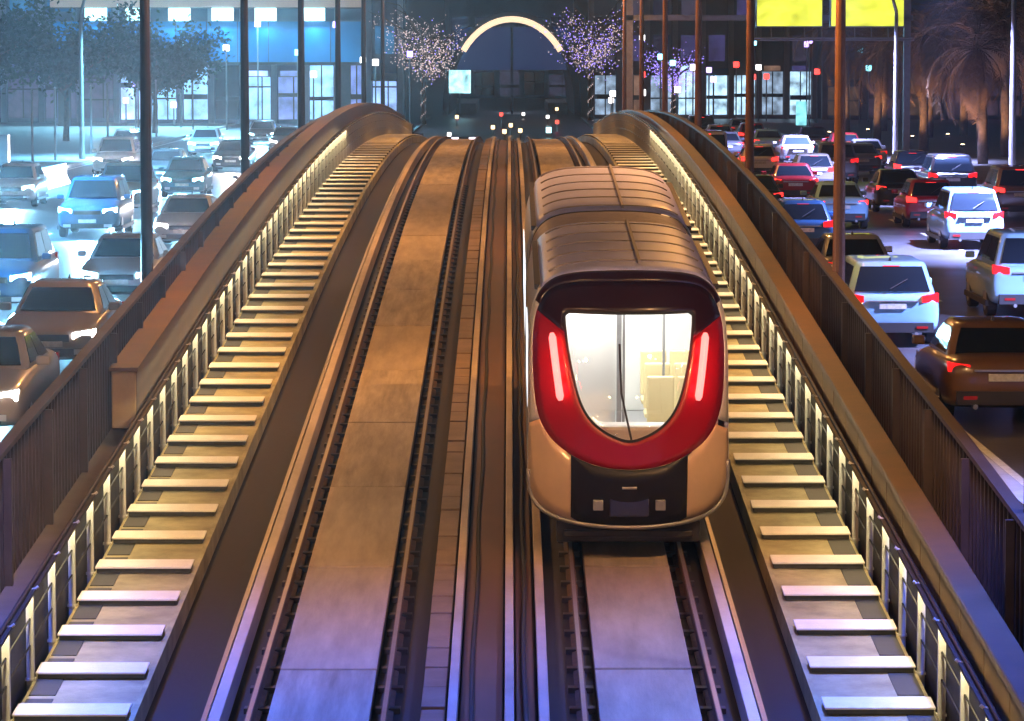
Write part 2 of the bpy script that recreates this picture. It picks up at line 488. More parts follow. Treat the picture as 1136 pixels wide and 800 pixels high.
for i in range(8):
    y = 16 + 24*i
    kw = dict(power=400, blue=800, aim=10.0, spread=96, col=(1.0,0.52,0.2)) if i < 2 else {}
    mast(-6.62, y, -1, False, 'dark steel lamp mast on the left fence, %s from the camera' % words[i], **kw)
    mast(6.02, y, 1, True, 'brown steel lamp mast on the right fence, %s from the camera' % words[i], **kw)
# ------------------------------------------------------------------ the train
def poly_r(poly, th, c):
    dx, dz = math.cos(th), math.sin(th); best = 0
    n = len(poly)
    for i in range(n):
        x1, z1 = poly[i][0]-c[0], poly[i][1]-c[1]; x2, z2 = poly[(i+1)%n][0]-c[0], poly[(i+1)%n][1]-c[1]
        den = dx*(z2-z1) - dz*(x2-x1)
        if abs(den) < 1e-9: continue
        t = (x1*(z2-z1) - z1*(x2-x1))/den
        u = (x1*dz - z1*dx)/den
        if t > 0 and -1e-6 <= u <= 1+1e-6: best = max(best, t)
    return best
def sym(pts):
    """right half from the top centre to the bottom centre -> whole outline, smoothed once"""
    full = pts + [(-x, z) for x, z in reversed(pts) if x > 1e-6]
    for _ in range(2):
        out = []
        n = len(full)
        for i in range(n):
            a, b = full[i], full[(i+1)%n]
            out.append((a[0]*0.75+b[0]*0.25, a[1]*0.75+b[1]*0.25)); out.append((a[0]*0.25+b[0]*0.75, a[1]*0.25+b[1]*0.75))
        full = out
    return full
WIN = sym([(0,3.33),(0.80,3.33),(0.885,3.33),(0.89,3.24),(0.84,2.8),(0.72,2.26),(0.60,1.99),(0.43,1.81),(0.22,1.69),(0,1.62)])
RING = sym([(0,3.74),(0.8,3.72),(1.12,3.6),(1.29,3.3),(1.335,2.8),(1.30,2.1),(1.18,1.72),(0.92,1.47),(0.5,1.28),(0,1.22)])
OUT = sym([(0,3.88),(0.75,3.85),(1.12,3.72),(1.32,3.42),(1.375,2.9),(1.375,2.0),(1.39,1.2),(1.38,0.78),(1.20,0.55),(0.85,0.44),(0,0.385)])
CZ = (0.0, 2.45)
NA = 120
TH = [2*math.pi*(i+0.5)/NA for i in range(NA)]
RW = [poly_r(WIN, t, CZ) for t in TH]; RR = [poly_r(RING, t, CZ) for t in TH]; RO = [poly_r(OUT, t, CZ) for t in TH]
def nose(x, z):
    y = 0.62*abs(x/1.38)**2.4
    if z > 1.7: y += 0.95*((z-1.7)/2.15)**2.2
    if z < 1.1: y += 0.16*(1.1-z)/0.7
    return y
def pol(i, r, off=0.0):
    x = CZ[0] + r*math.cos(TH[i % NA]); z = CZ[1] + r*math.sin(TH[i % NA])
    return (x, nose(x, z) + off, z)
def patch(idx, r0, r1, m, off0=0.0, th=None, closed=False):
    mb = MB(); vs = []; fs = []
    for i in idx:
        for k in range(m+1):
            f = k/m; vs.append(pol(i, r0[i%NA]*(1-f) + r1[i%NA]*f, off0))
    n = len(idx)
    for a in range(n if closed else n-1):
        b = (a+1) % n
        for k in range(m): fs.append((a*(m+1)+k, b*(m+1)+k, b*(m+1)+k+1, a*(m+1)+k+1))
    mb.add(vs, fs)
    return mb
def shell(o, th=0.02):
    s = o.modifiers.new('thick', 'SOLIDIFY'); s.thickness = th; s.offset = 0
    return o
def ai(deg): return int(round(deg/360.0*NA - 0.5)) % NA
M['roof'] = mat('train roof', (0.38,0.40,0.78), 0.45, 0.0, var=0.18, vscale=1.2, stretch=(1,0.5,1))
M['roofrib'] = mat('roof seam', (0.24,0.21,0.27), 0.5)
M['shell'] = mat('train side paint', (0.62,0.63,0.66), 0.3, 0.2, coat=0.3)
M['fairing'] = mat('tan fairing', (0.66,0.47,0.31), 0.38, coat=0.3, var=0.08, vscale=2)
M['ringred'] = mat('red light band', (0.27,0.003,0.010), 0.32, emit=(0.8,0.0,0.012), es=0.05, coat=0.15)
M['visor'] = mat('dark red black visor', (0.02,0.003,0.005), 0.28, coat=0.2)
M['lensred'] = mat('red tail lens', (0.35,0.003,0.006), 0.2, emit=(1.0,0.004,0.012), es=0.62, coat=0.6)
M['lensdim'] = mat('dim red lens', (0.25,0.003,0.006), 0.22, emit=(1.0,0.002,0.012), es=0.26, coat=0.3)
M['cover_black'] = mat('black coupler cover', (0.010,0.008,0.010), 0.45, var=0.3, vscale=5, spec=0.3)
M['strip'] = emis('tail light tube', (1.0,0.17,0.15), 3.2)
M['wglass'] = glass('train windscreen', (0.96,0.98,0.98), 0.07)
M['saloon'] = mat('saloon panel', (0.82,0.82,0.8), 0.5)
M['saloon_light'] = emis('saloon ceiling light', (1,0.95,0.88), 28)
M['lit_window'] = emis('lit saloon window', (0.85,0.93,1.0), 1.6, var=0.3, vscale=1.5)
M['seat_y'] = mat('yellow seat moulding', (0.72,0.6,0.34), 0.5)
M['bellows'] = mat('gangway bellows', (0.30,0.25,0.28), 0.6, var=0.2, vscale=4)

NOSE_Y = 48.0
pitch = math.atan(0.0617)
T = empty('metro_train', (1.655, NOSE_Y, zd(NOSE_Y)), (pitch, 0, 0))
tag(T, 'driverless metro train with red light ring round its bright windscreen, climbing the right hand track', 'train')
allidx = list(range(NA))
shell(patch(allidx, [0.0]*NA, RW, 6, 0.012, closed=True).build('windscreen', M['wglass'], T, smooth=True), 0.012)
# black visor above the windscreen, red band round the rest
vis = [i % NA for i in range(ai(33), ai(147)+1)]
shell(patch(vis, RW, RR, 5).build('visor', M['visor'], T, smooth=True))
band = [i % NA for i in range(ai(147), ai(393)+NA+1)]
band = []
i = ai(147)
while True:
    band.append(i % NA)
    if i % NA == ai(33): break
    i += 1
ringo = shell(patch(band, RW, RR, 5).build('light_ring', M['ringred'], T, smooth=True))
for a0, a1, fl in ((-34, 36, 1), (144, 214, -1)):
    g = MB(); pts = []
    for z in [2.16 + 0.055*k for k in range(17)]:
        x = fl*(0.905 + 0.17*((z-1.95)/1.2)**0.8 + 0.0)
        pts.append((x, nose(x, z) - 0.035, z))
    g.tube(pts, [0.03]+[0.055]*(len(pts)-2)+[0.03], 8)
    g.build('light_tube', M['strip'], ringo, smooth=True)
    for z in (2.35, 2.62, 2.88):
        x = fl*(0.96 + 0.1*(z-2)); lamp('tail_light_glow', 'POINT', (x, nose(x, z) - 0.17, z), 6.5, (1.0,0.015,0.025), ringo, size=0.09)
# window gasket
g = MB(); g.loft([[pol(i, RW[i]*0.985, -0.02), pol(i, RW[i]*1.03, -0.02), pol(i, RW[i]*1.03, 0.0), pol(i, RW[i]*0.985, 0.0)] for i in range(NA)] + [[pol(0, RW[0]*0.985, -0.02), pol(0, RW[0]*1.03, -0.02), pol(0, RW[0]*1.03, 0.0), pol(0, RW[0]*0.985, 0.0)]], caps=False)
g.build('gasket', M['rubber'], T)
g = MB(); g.tube([(0.02, nose(0,1.7)-0.05, 1.66), (-0.12, nose(0,2.3)-0.06, 2.3), (-0.14, nose(0,2.9)-0.06, 2.95)], 0.016, 6)
g.build('wiper', M['rubber'], T)
# outside of the ring: shoulders, tan fairings and dark coupler cover
upi = []
i = ai(-26) 
while True:
    upi.append(i % NA)
    if i % NA == ai(206): break
    i += 1
ca, cb_ = upi.index(ai(38)), upi.index(ai(142))
shell(patch(upi[:ca+1], RR, RO, 3, 0.004).build('front_shoulder', M['shell'], T, smooth=True))
shell(patch(upi[ca:cb_+1], RR, RO, 3, 0.004).build('visor_top', M['visor'], T, smooth=True))
shell(patch(upi[cb_:], RR, RO, 3, 0.004).build('front_shoulder', M['shell'], T, smooth=True))
def lower(a0, a1, name, m, par=T, off=0.0):
    idx = [i % NA for i in range(int(round(a0/3.0-.5)), int(round(a1/3.0-.5))+1)]
    return shell(patch(idx, RR, RO, 5, off).build(name, m, par, smooth=True))
lower(207, 270, 'fairing', M['fairing']); lower(270, 333, 'fairing', M['fairing'])
cidx = list(range(int(229/3), int(311/3)+1))
RCV = [min(RO[i]*0.985, max(RR[i]*1.005, 0.80/max(1e-3, abs(math.cos(TH[i]))))) for i in range(NA)]
cov = shell(patch(cidx, [r*1.003 for r in RR], RCV, 5, -0.016).build('coupler_cover', M['cover_black'], T, smooth=True), 0.02)
g = MB(); g.box(-0.28, 0.28, nose(0,0.75)-0.03, nose(0,0.75)+0.08, 0.56, 0.86)
g.build('coupler_hatch', M['black'], cov, bevel=0.02)
g = MB(); g.tube([(-0.1,nose(0,.98)-.005,0.98),(0.1,nose(0,.98)-.005,0.98)], 0.03, 8); 
g.build('coupler_fitting', M['grey'], cov)
for x in (-0.43, 0.43):
    g = MB(); g.box(x-0.07, x+0.07, 0.0, 0.1, 0.66, 0.80); g.build('marker_lamp', M['grey'], cov, bevel=0.01)
g = MB(); pts = []
for i in range(int(222/3), int(318/3)+1): pts.append(pol(i, RO[i]*1.0, -0.01))
g.tube(pts, 0.035, 8)
g.build('front_lip', M['grey'], T, smooth=True)
g = MB(); g.box(-1.0, 1.0, 0.5, 0.9, 0.12, 0.42); g.box(-0.9, 0.9, 0.42, 0.5, 0.2, 0.3)
g.build('lifeguard', M['dark'], T, bevel=0.02)

# body: car shells behind the nose. Upper faces are roof, the others side
def ring_at(y, sx=1.0, dz=0.0):
    return [(CZ[0] + RO[i]*math.cos(TH[i])*sx, y, CZ[1] + RO[i]*math.sin(TH[i]) + dz) for i in range(NA)]
roof_i = [i for i in range(ai(44), ai(136)+1)]
side_i = []
i = ai(136)
while True:
    side_i.append(i % NA)
    if i % NA == ai(44): break
    i += 1
def car(y0, y1, first):
    rings = []
    if first:
        rings.append([pol(i, RO[i], 0.0) for i in range(NA)])
    ysx = yr(y0, y1, 1.2)
    for y in ysx: rings.append(ring_at(y))
    if not first: rings[-1] = ring_at(y1, 0.97)
    parts = []
    for nm, idx, m in (('roof', roof_i, M['roof']), ('side_shell', side_i, M['shell'])):
        mb = MB(); mb.loft([[r[i] for i in idx] for r in rings], caps=False, closed=False)
        parts.append(shell(mb.build(nm, m, T, smooth=True), 0.03))
    g = MB(); g.box(-1.12, 1.12, y1-0.06, y1-0.02, 0.5, 3.6)
    if not first: g.build('end_wall', M['dark'], T)
    # roof ribs, vents
    rf = parts[0]
    for y in yr(y0+0.5, y1-0.3, 1.25):
        g = MB(); g.loft([[(r[i][0]*s, y+dy, CZ[1] + (r[i][2]-CZ[1])*s) for dy, s in ((-0.035,0.998),(-0.025,1.022),(0.025,1.022),(0.035,0.998))] for r in [ring_at(0)] for i in roof_i[2:-2]], closed=True)
        g.build('roof_rib', M['roofrib'], rf)
    g = MB(); [g.box(xx-0.02, xx+0.02, y0+0.15, y1-0.15, 3.84, 3.935) for xx in (0.18,)]
    g.build('roof_conduit', M['roofrib'], rf)
    for sgn in (-1, 1):
        y = y0 + (0.7 if first else 0.4)
        while y + 1.5 < y1 - 0.1:
            g = MB(); x = sgn*1.386
            g.box(min(x, x+sgn*0.012), max(x, x+sgn*0.012), y, y+1.5, 1.75, 2.75)
            wf = g.build('window', M['lit_window'], parts[1], bevel=0.004)
            y += 1.75
        g = MB(); g.box(*sorted((sgn*1.37, sgn*1.395)), y0+0.1, y1-0.1, 1.48, 1.70); 
        g.build('stripe', M['ringred'] if False else M['grey'], parts[1])
        g = MB(); g.box(*sorted((sgn*1.20, sgn*1.30)), y0+0.1, y1-0.1, 3.52, 3.60)
        g.build('gutter', M['dark'], rf)
    # bogies
    for yc in ((y0+1.6), (y1-1.3)):
        b = empty('bogie', (0, yc, 0)); b.parent = T
        g = MB(); g.box(-1.0, 1.0, -0.95, 0.95, 0.28, 0.55); g.build('frame', M['dark'], b, bevel=0.03)
        for yw in (-0.7, 0.7):
            g = MB()
            for s in (-1, 1): g.disc((s*0.765, yw, 0.36), 0.355, 18, 'x', 0.11)
            g.tube([(-0.75,yw,0.36),(0.75,yw,0.36)], 0.07, 8)
            g.build('wheelset', M['railrust'], b)
    g = MB(); g.box(-1.15, 1.15, y0+0.1, y1, 0.44, 0.75); g.build('underframe', M['dark'], T)
car(1.55, 7.1, True)
car(9.0, 16.4, False)
g = MB(); rings = []
for k in range(25):
    y = 7.1 + 1.9*k/24; s = 0.985 if k % 2 else 0.968
    rings.append([(x*s, yy, CZ[1] + (z-CZ[1])*s) for x, yy, z in ring_at(y)])
g.loft(rings, caps=True)
g.build('gangway_bellows', M['bellows'], T)
# saloon seen through the windscreen
sal = MB(); sal.box(-1.25, 1.25, 0.9, 7.0, 0.85, 0.92)
sal.build('floor', mat('saloon floor', (0.35,0.35,0.36), 0.5), T)
g = MB(); g.box(-1.27, -1.23, 1.0, 7.0, 0.93, 3.3); g.box(1.23, 1.27, 1.0, 7.0, 0.93, 3.3); g.box(-1.23, 1.23, 6.9, 6.96, 0.93, 3.3)
lin = g.build('lining', M['saloon'], T)
g = MB(); g.box(-1.1, 1.1, 1.2, 6.95, 3.30, 3.34); ce = g.build('ceiling', M['saloon'], T)
for x in (-0.55, 0.55):
    g = MB(); g.box(x-0.14, x+0.14, 1.35, 6.6, 3.27, 3.297); g.build('ceiling_light', M['saloon_light'], ce)
g = MB(); g.box(-0.75, 0.75, 0.55, 0.95, 0.93, 1.75); g.build('console', mat('console', (0.55,0.55,0.55), 0.5), T, bevel=0.06)
g = MB(); g.box(-0.11, -0.04, 2.4, 2.5, 0.93, 3.28); g.tube([(-0.02,2.1,0.93),(-0.02,2.1,3.28)], 0.02, 8); g.tube([(0.6,3.2,0.93),(0.6,3.2,3.28)], 0.02, 8)
g.build('grab_pole', M['grey'], T)
for k, (x, y) in enumerate(((0.55,2.6),(1.0,2.6),(0.55,3.9),(1.0,3.9),(0.55,5.2),(1.0,5.2),(-1.0,5.2))):
    s = empty('seat', (x, y, 0.92)); s.parent = T
    g = MB(); g.box(-0.2,0.2,-0.02,0.42,0.38,0.46); g.box(-0.05,0.05,0.1,0.3,0.0,0.38); g.build('cushion', M['seat_y'], s, bevel=0.03)
    g = MB(); g.box(-0.2,0.2,0.40,0.47,0.46,1.15); g.build('backrest', M['seat_y'], s, bevel=0.03)
g = MB(); g.box(-1.15, -0.12, 2.6, 2.64, 0.95, 3.25); g.build('bulkhead_panel', M['saloon'], T)

# ------------------------------------------------------------------ cars
M['tyre'] = mat('tyre', (0.018,0.018,0.018), 0.85)
M['rim'] = mat('alloy rim', (0.5,0.5,0.5), 0.3, 0.8)
M['trim'] = mat('black plastic trim', (0.025,0.025,0.028), 0.6)
M['plate'] = mat('number plate', (0.62,0.62,0.58), 0.5, var=0.25, vscale=14)
M['head'] = emis('headlight cold', (0.40,0.82,1.0), 40)
M['headw'] = emis('headlight white', (1.0,0.93,0.95), 40)
M['tail'] = emis('tail lamp', (1.0,0.012,0.012), 1.5)
M['tail_hot'] = emis('brake lamp', (1.0,0.025,0.02), 4.0)
M['taillens'] = mat('unlit tail lens', (0.30,0.01,0.01), 0.25, emit=(1,0.05,0.03), es=0.06)
M['headlens'] = mat('unlit headlamp', (0.6,0.62,0.65), 0.15)
PAINT = {'ice': (0.26,0.50,0.68), 
 'white': (0.78,0.79,0.8), 'silver': (0.5,0.52,0.55), 'blue': (0.03,0.10,0.22), 'black': (0.015,0.016,0.02), 'grey': (0.16,0.17,0.19),
 'beige': (0.30,0.27,0.23), 'brown': (0.16,0.08,0.035), 'red': (0.30,0.015,0.02), 'taupe': (0.22,0.19,0.17), 'teal': (0.02,0.14,0.2)}
PM = {k: mat('car paint ' + k, c, 0.28, 0.25 if k in ('silver','grey','taupe') else 0.0, coat=0.8) for k, c in PAINT.items()}

KINDS = {
 'sedan': dict(L=4.7, W=1.84, H=1.46, belt=0.98,
   st=[(-2.35,.66,.36,.62),(-2.24,.83,.24,.77),(-1.85,.90,.2,.86),(-0.95,.915,.2,.98),(0,.92,.2,1.0),(1.2,.92,.2,1.02),(1.85,.90,.22,1.04),(2.2,.85,.27,1.02),(2.35,.72,.40,.86)],
   cab=(-0.95,-0.22,1.0,1.72), tw=0.60, bw=0.80, hz=.66, tz=.86),
 'suv': dict(L=4.7, W=1.94, H=1.78, belt=1.12,
   st=[(-2.35,.72,.42,.78),(-2.24,.90,.3,.98),(-1.75,.95,.27,1.06),(-0.95,.965,.27,1.13),(0,.97,.27,1.14),(1.3,.97,.27,1.14),(2.0,.95,.27,1.14),(2.26,.91,.32,1.12),(2.35,.82,.45,1.0)],
   cab=(-0.95,-0.40,1.95,2.22), tw=0.68, bw=0.86, hz=.82, tz=1.0),
 'hatch': dict(L=4.1, W=1.78, H=1.52, belt=1.0,
   st=[(-2.05,.66,.36,.66),(-1.95,.82,.24,.82),(-1.55,.87,.2,.9),(-0.8,.885,.2,1.0),(0,.89,.2,1.02),(1.1,.89,.2,1.03),(1.75,.87,.22,1.03),(1.98,.83,.28,1.0),(2.05,.74,.42,.86)],
   cab=(-0.85,-0.2,1.45,1.88), tw=0.60, bw=0.78, hz=.7, tz=.88),
 'van': dict(L=5.2, W=2.0, H=2.25, belt=1.25,
   st=[(-2.6,.74,.42,.85),(-2.48,.93,.3,1.08),(-2.1,.98,.27,1.2),(-1.5,.99,.27,1.28),(0,1.0,.27,1.3),(1.5,1.0,.27,1.3),(2.3,.99,.27,1.3),(2.55,.96,.32,1.28),(2.6,.9,.45,1.15)],
   cab=(-1.65,-0.95,2.42,2.56), tw=0.82, bw=0.93, hz=.85, tz=1.15),
}
CACHE = {}
def car_meshes(kind):
    if kind in CACHE: return CACHE[kind]
    k = KINDS[kind]; L, W, H, belt = k['L'], k['W'], k['H'], k['belt']
    out = {}
    # lower body
    rings = []
    def sec(y, hw, zb, zt):
        half = [(0.0, zb), (hw*0.86, zb), (hw*0.97, zb+0.10), (hw, zb+(zt-zb)*0.45), (hw*0.985, zt-(zt-zb)*0.22), (hw*0.90, zt-0.025), (hw*0.55, zt), (0, zt+0.008)]
        return [(x, y, z) for x, z in half] + [(-x, y, z) for x, z in reversed(half[1:-1])]
    sts = k['st']
    mb = MB(); mb.loft([sec(*s) for s in sts])
    out['body'] = (mb.mesh('body', True), 'paint', 1)
    y0, y1, y2, y3 = k['cab']; tw, bw = k['tw'], k['bw']
    zb = belt-0.05
    def cring(z, f):   # f 0 at the belt, 1 at the roof
        ya = y0*(1-f) + y1*f; yb = y3*(1-f) + y2*f; w = bw*(1-f) + tw*f
        c = 0.13
        return [(-w+c, ya, z), (w-c, ya, z), (w, ya+c, z), (w, yb-c, z), (w-c, yb, z), (-w+c, yb, z), (-w, yb-c, z), (-w, ya+c, z)]
    mb = MB()
    rr = [cring(zb, 0), cring(zb + (H-0.06-zb)*0.55, 0.55), cring(H-0.06, 0.97), [(x*0.93, y*0.97+(y1+y2)/2*0.03, H-0.012) for x, y, z in cring(0, 1.0)], [(x*0.6, y*0.6+(y1+y2)/2*0.4, H) for x, y, z in cring(0, 1.0)]]
    mb.loft(rr)
    out['cabin'] = (mb.mesh('cabin', True), 'paint', 0)
    def P(f, side, u, off=0.012):
        """front/back glass point: f height, u -1..1 across"""
        w = (bw*(1-f) + tw*f) - 0.10
        y = (y0*(1-f)+y1*f - off) if side < 0 else (y3*(1-f)+y2*f + off)
        return (w*u, y, zb + (H-0.06-zb)*f/0.97)
    for side, nm in ((-1,'windscreen'),(1,'rear_window')):
        mb = MB(); n = 6; lo, hi = 0.14, 0.90
        rows = [[P(f, side, -1+2*i/n, 0.012 + 0.03*(1-(-1+2*i/n)**2)) for i in range(n+1)] for f in (lo, (lo+hi)/2, hi)]
        back = [[(p[0], p[1] - side*0.05, p[2]) for p in r] for r in rows]
        mb.loft([rows[0], rows[1], rows[2], back[2], back[1], back[0], rows[0]], closed=False, caps=False)
        out[nm] = (mb.mesh(nm, True), 'glass', 0)
    for sx in (-1, 1):
        mb = MB()
        spans = ((0.06, 0.47), (0.50, 0.93)) if kind != 'van' else ((0.04,0.3),(0.33,0.63),(0.66,0.95))
        for u0, u1 in spans:
            vs = []
            for f in (0.16, 0.88):
                ya = y0*(1-f)+y1*f + 0.12; yb = y3*(1-f)+y2*f - 0.12; w = bw*(1-f)+tw*f
                z = zb + (H-0.06-zb)*f/0.97
                for u in (u0, u1): vs += [(sx*(w+0.008), ya+(yb-ya)*u, z), (sx*(w-0.03), ya+(yb-ya)*u, z)]
            mb.add(vs, [(0,2,6,4),(1,5,7,3),(0,4,5,1),(2,3,7,6),(0,1,3,2),(4,6,7,5)])
        out['side_windows%d' % sx] = (mb.mesh('side_windows'), 'glass', 0)
    fy, ry = sts[1][0], sts[-2][0]; hwf, hwr = sts[1][1], sts[-2][1]
    for sx in (-1, 1):
        mb = MB(); hz = k['hz']
        x0, x1 = sx*hwf*0.52, sx*hwf*0.97
        mb.loft([[(x0, fy-0.095, hz-0.06), (x0, fy-0.095, hz+0.05), (x1, fy+0.02, hz+0.10), (x1, fy+0.02, hz-0.04)],
                 [(x0, fy+0.15, hz-0.06), (x0, fy+0.15, hz+0.05), (x1, fy+0.22, hz+0.10), (x1, fy+0.22, hz-0.04)]])
        out['headlight%d' % sx] = (mb.mesh('headlight'), 'head', 0)
        mb = MB(); tz = k['tz']
        x0, x1 = sx*hwr*0.62, sx*hwr*0.985
        tall = 0.08 if kind == 'sedan' else 0.13
        mb.loft([[(x0, ry+0.10, tz-0.06), (x0, ry+0.10, tz+tall*0.6), (x1, ry+0.0, tz+tall), (x1, ry+0.0, tz-0.06)],
                 [(x0, ry-0.1, tz-0.06), (x0, ry-0.1, tz+tall*0.6), (x1, ry-0.2, tz+tall), (x1, ry-0.2, tz-0.06)]])
        out['taillight%d' % sx] = (mb.mesh('taillight'), 'tail', 0)
        mb = MB(); ym = y0 + 0.35; mb.box(*sorted((sx*(W/2-0.06), sx*(W/2+0.14))), ym-0.06, ym+0.06, belt+0.0, belt+0.14)
        out['mirror%d' % sx] = (mb.mesh('mirror'), 'paint', 0)
    mb = MB(); mb.box(-hwf*0.45, hwf*0.45, fy-0.125, fy+0.05, k['hz']-0.10, k['hz']+0.02); mb.box(-hwf*0.7, hwf*0.7, fy-0.11, fy+0.05, 0.30, 0.44)
    out['grille'] = (mb.mesh('grille'), 'trim', 0)
    mb = MB(); mb.box(-hwr*0.86, hwr*0.86, ry-0.05, ry+0.165, 0.32, 0.52)
    out['rear_bumper'] = (mb.mesh('rear_bumper'), 'trim', 0)
    mb = MB(); mb.box(-0.26, 0.26, sts[-1][0]-0.05, sts[-1][0]+0.03, k['tz']-0.19, k['tz']-0.08)
    out['number_plate'] = (mb.mesh('number_plate'), 'plate', 0)
    mb = MB(); mb.box(-0.26, 0.26, fy-0.14, fy-0.05, 0.47, 0.57)
    out['front_plate'] = (mb.mesh('number_plate'), 'plate', 0)
    mb = MB(); mb.box(-hwr*0.55, hwr*0.55, sts[-1][0]-0.04, sts[-1][0]+0.045, k['tz']-0.045, k['tz']-0.02)
    out['tailgate_trim'] = (mb.mesh('tailgate_trim'), 'rim', 0)
    zt = H-0.10; mb = MB(); mb.box(-0.16, 0.16, y2-0.02, y2+0.06, zt-0.03, zt+0.01)
    out['high_brake_light'] = (mb.mesh('high_brake_light'), 'tail', 0)
    for sx in (-1, 1):
        mb = MB(); mb.box(*sorted((sx*hwr*0.5, sx*hwr*0.74)), ry+0.16, ry+0.18, 0.40, 0.45)
        out['reflector%d' % sx] = (mb.mesh('reflector'), 'lens', 0)
        mb = MB(); mb.tube([(sx*0.45, ry-0.05, 0.29), (sx*0.45, ry+0.17, 0.29)], 0.04, 8)
        out['exhaust%d' % sx] = (mb.mesh('exhaust'), 'rim', 0)
        mb = MB(); mb.box(*sorted((sx*(W/2-0.10), sx*(W/2+0.012))), fy+0.55, ry-0.55, 0.24, 0.36)
        out['sill%d' % sx] = (mb.mesh('sill'), 'trim', 0)
        mb = MB(); mb.box(*sorted((sx*hwf*0.55, sx*hwf*0.8)), fy-0.115, fy+0.02, 0.34, 0.43)
        out['fog_lamp%d' % sx] = (mb.mesh('fog_lamp'), 'lens_w', 0)
    mb = MB(); mb.tube([(0.05, y3+0.06, belt+0.10), (-0.30, (y3+y2)/2+0.07, belt+0.30)], 0.012, 5)
    if kind != 'sedan': out['rear_wiper'] = (mb.mesh('rear_wiper'), 'trim', 0)
    mb = MB(); mb.loft([[(-0.02, y2-0.32, H-0.01), (0.02, y2-0.32, H-0.01), (0.02, y2-0.15, H-0.01), (-0.02, y2-0.15, H-0.01)], [(-0.008, y2-0.20, H+0.07), (0.008, y2-0.20, H+0.07), (0.008, y2-0.15, H+0.07), (-0.008, y2-0.15, H+0.07)]])
    out['antenna_fin'] = (mb.mesh('antenna_fin'), 'trim', 0)
    wr = 0.33 if kind in ('sedan','hatch') else 0.37
    mb = MB(); mb.tube([(-0.11,0,0),(-0.08,0,0),(0.08,0,0),(0.11,0,0)], [wr*0.93, wr, wr, wr*0.93], 20)
    out['wheel'] = (mb.mesh('wheel'), 'tyre', 0)
    mb = MB(); mb.tube([(0.10,0,0),(0.118,0,0)], wr*0.66, 5 if False else 12)
    out['rim'] = (mb.mesh('rim'), 'rim', 0)
    CACHE[kind] = (out, wr, L, W)
    return CACHE[kind]
NAMES = {'reflector1':'reflector','reflector-1':'reflector','exhaust1':'exhaust','exhaust-1':'exhaust','sill1':'sill','sill-1':'sill','fog_lamp1':'fog_lamp','fog_lamp-1':'fog_lamp','side_windows1':'side_windows','side_windows-1':'side_windows','headlight1':'headlight','headlight-1':'headlight','taillight1':'taillight','taillight-1':'taillight','mirror1':'mirror','mirror-1':'mirror','front_plate':'number_plate'}
def car_obj(name, me, m, parent):
    o = bpy.data.objects.new(name, me); COL.objects.link(o); o.parent = parent
    if not me.materials: me.materials.append(m)
    o.material_slots[0].link = 'OBJECT'; o.material_slots[0].material = m
    return o
def add_car(kind, paint, x, y, label, facing, group, head='head', tail='tail', beam=0.0, yaw=0.0, sc=(1,1,1)):
    out, wr, L, W = car_meshes(kind)
    t = empty({'sedan':'sedan_car','suv':'sport_utility_car','hatch':'hatchback_car','van':'van'}[kind], (x, y, 0.006), (0,0, R(yaw) + (0 if facing < 0 else math.pi)))
    t.scale = sc
    tag(t, label, 'van' if kind == 'van' else 'car', group)
    for nm, (me, role, sub) in out.items():
        if nm in ('wheel', 'rim'): continue
        m = {'paint': PM[paint], 'glass': M['carglass'], 'trim': M['trim'], 'plate': M['plate'], 'rim': M['rim'], 'lens': M['taillens'], 'lens_w': M['headlens'],
             'head': M[head] if facing < 0 else M['headlens'], 'tail': M[tail] if facing > 0 else M['taillens']}[role]
        o = car_obj(NAMES.get(nm, nm), me, m, t)
        if sub:
            s = o.modifiers.new('sub', 'SUBSURF'); s.levels = 1; s.render_levels = 2
        if nm in ('cabin', ):
            b = o.modifiers.new('bev', 'BEVEL'); b.width = 0.05; b.segments = 2; b.limit_method = 'ANGLE'; b.angle_limit = R(25)
        if nm.startswith('mirror'):
            b = o.modifiers.new('bev', 'BEVEL'); b.width = 0.03; b.segments = 2
    for sx in (-1, 1):
        for yw in (-L*0.29, L*0.29):
            w = car_obj('wheel', out['wheel'][0], M['tyre'], t); w.location = (sx*(W/2-0.14), yw, wr)
            if sx < 0: w.rotation_euler = (0,0,math.pi)
            car_obj('rim', out['rim'][0], M['rim'], w)
    if beam:
        k = KINDS[kind]
        fy = k['st'][0][0]
        col = (0.25,0.65,1.0) if head == 'head' else (1.0,0.92,0.95)
        lamp('headlight_beam', 'SPOT', (0, fy-0.12, k['hz']), beam*3.2, col, t, (0, fy-11, -0.4), size=0.25, spot=75, blend=0.7)
    return t
GL = 'cars coming towards the camera on the left street'; GR = 'cars driving away on the right street'
add_car('sedan','beige', -7.75, 51.5, 'beige saloon nearest the camera on the left street, half hidden by the fence', -1, GL, head='headw', beam=480)
add_car('sedan','taupe', -7.95, 62.5, 'tan bonneted saloon with dark windscreen, second in the lane beside the left fence', -1, GL, head='headw', beam=0)
add_car('sedan','silver', -8.6, 79.0, 'pale silver saloon beside the left fence, behind the tan saloon', -1, GL, head='head', beam=480)
add_car('suv','blue', -10.9, 75.5, 'deep blue sport utility car with dazzling headlights cut by the left edge of the photo', -1, GL, head='head', beam=3000)
add_car('sedan','silver', -9.2, 101, 'light saloon with pale bonnet just left of the fence, ahead of the second left mast', -1, GL, head='headw', beam=640)
add_car('suv','blue', -12.6, 107, 'dark blue sport utility car with two cold headlights in the middle of the left street', -1, GL, head='head', beam=2400)
add_car('suv','blue', -17.4, 104, 'blue sport utility car in the outer lane at the left edge, beside the white barrier', -1, GL, head='head', beam=0)
add_car('hatch','teal', -12.5, 136, 'teal hatchback with cold headlights seen just right of a dark mast', -1, GL, head='head', beam=1800)
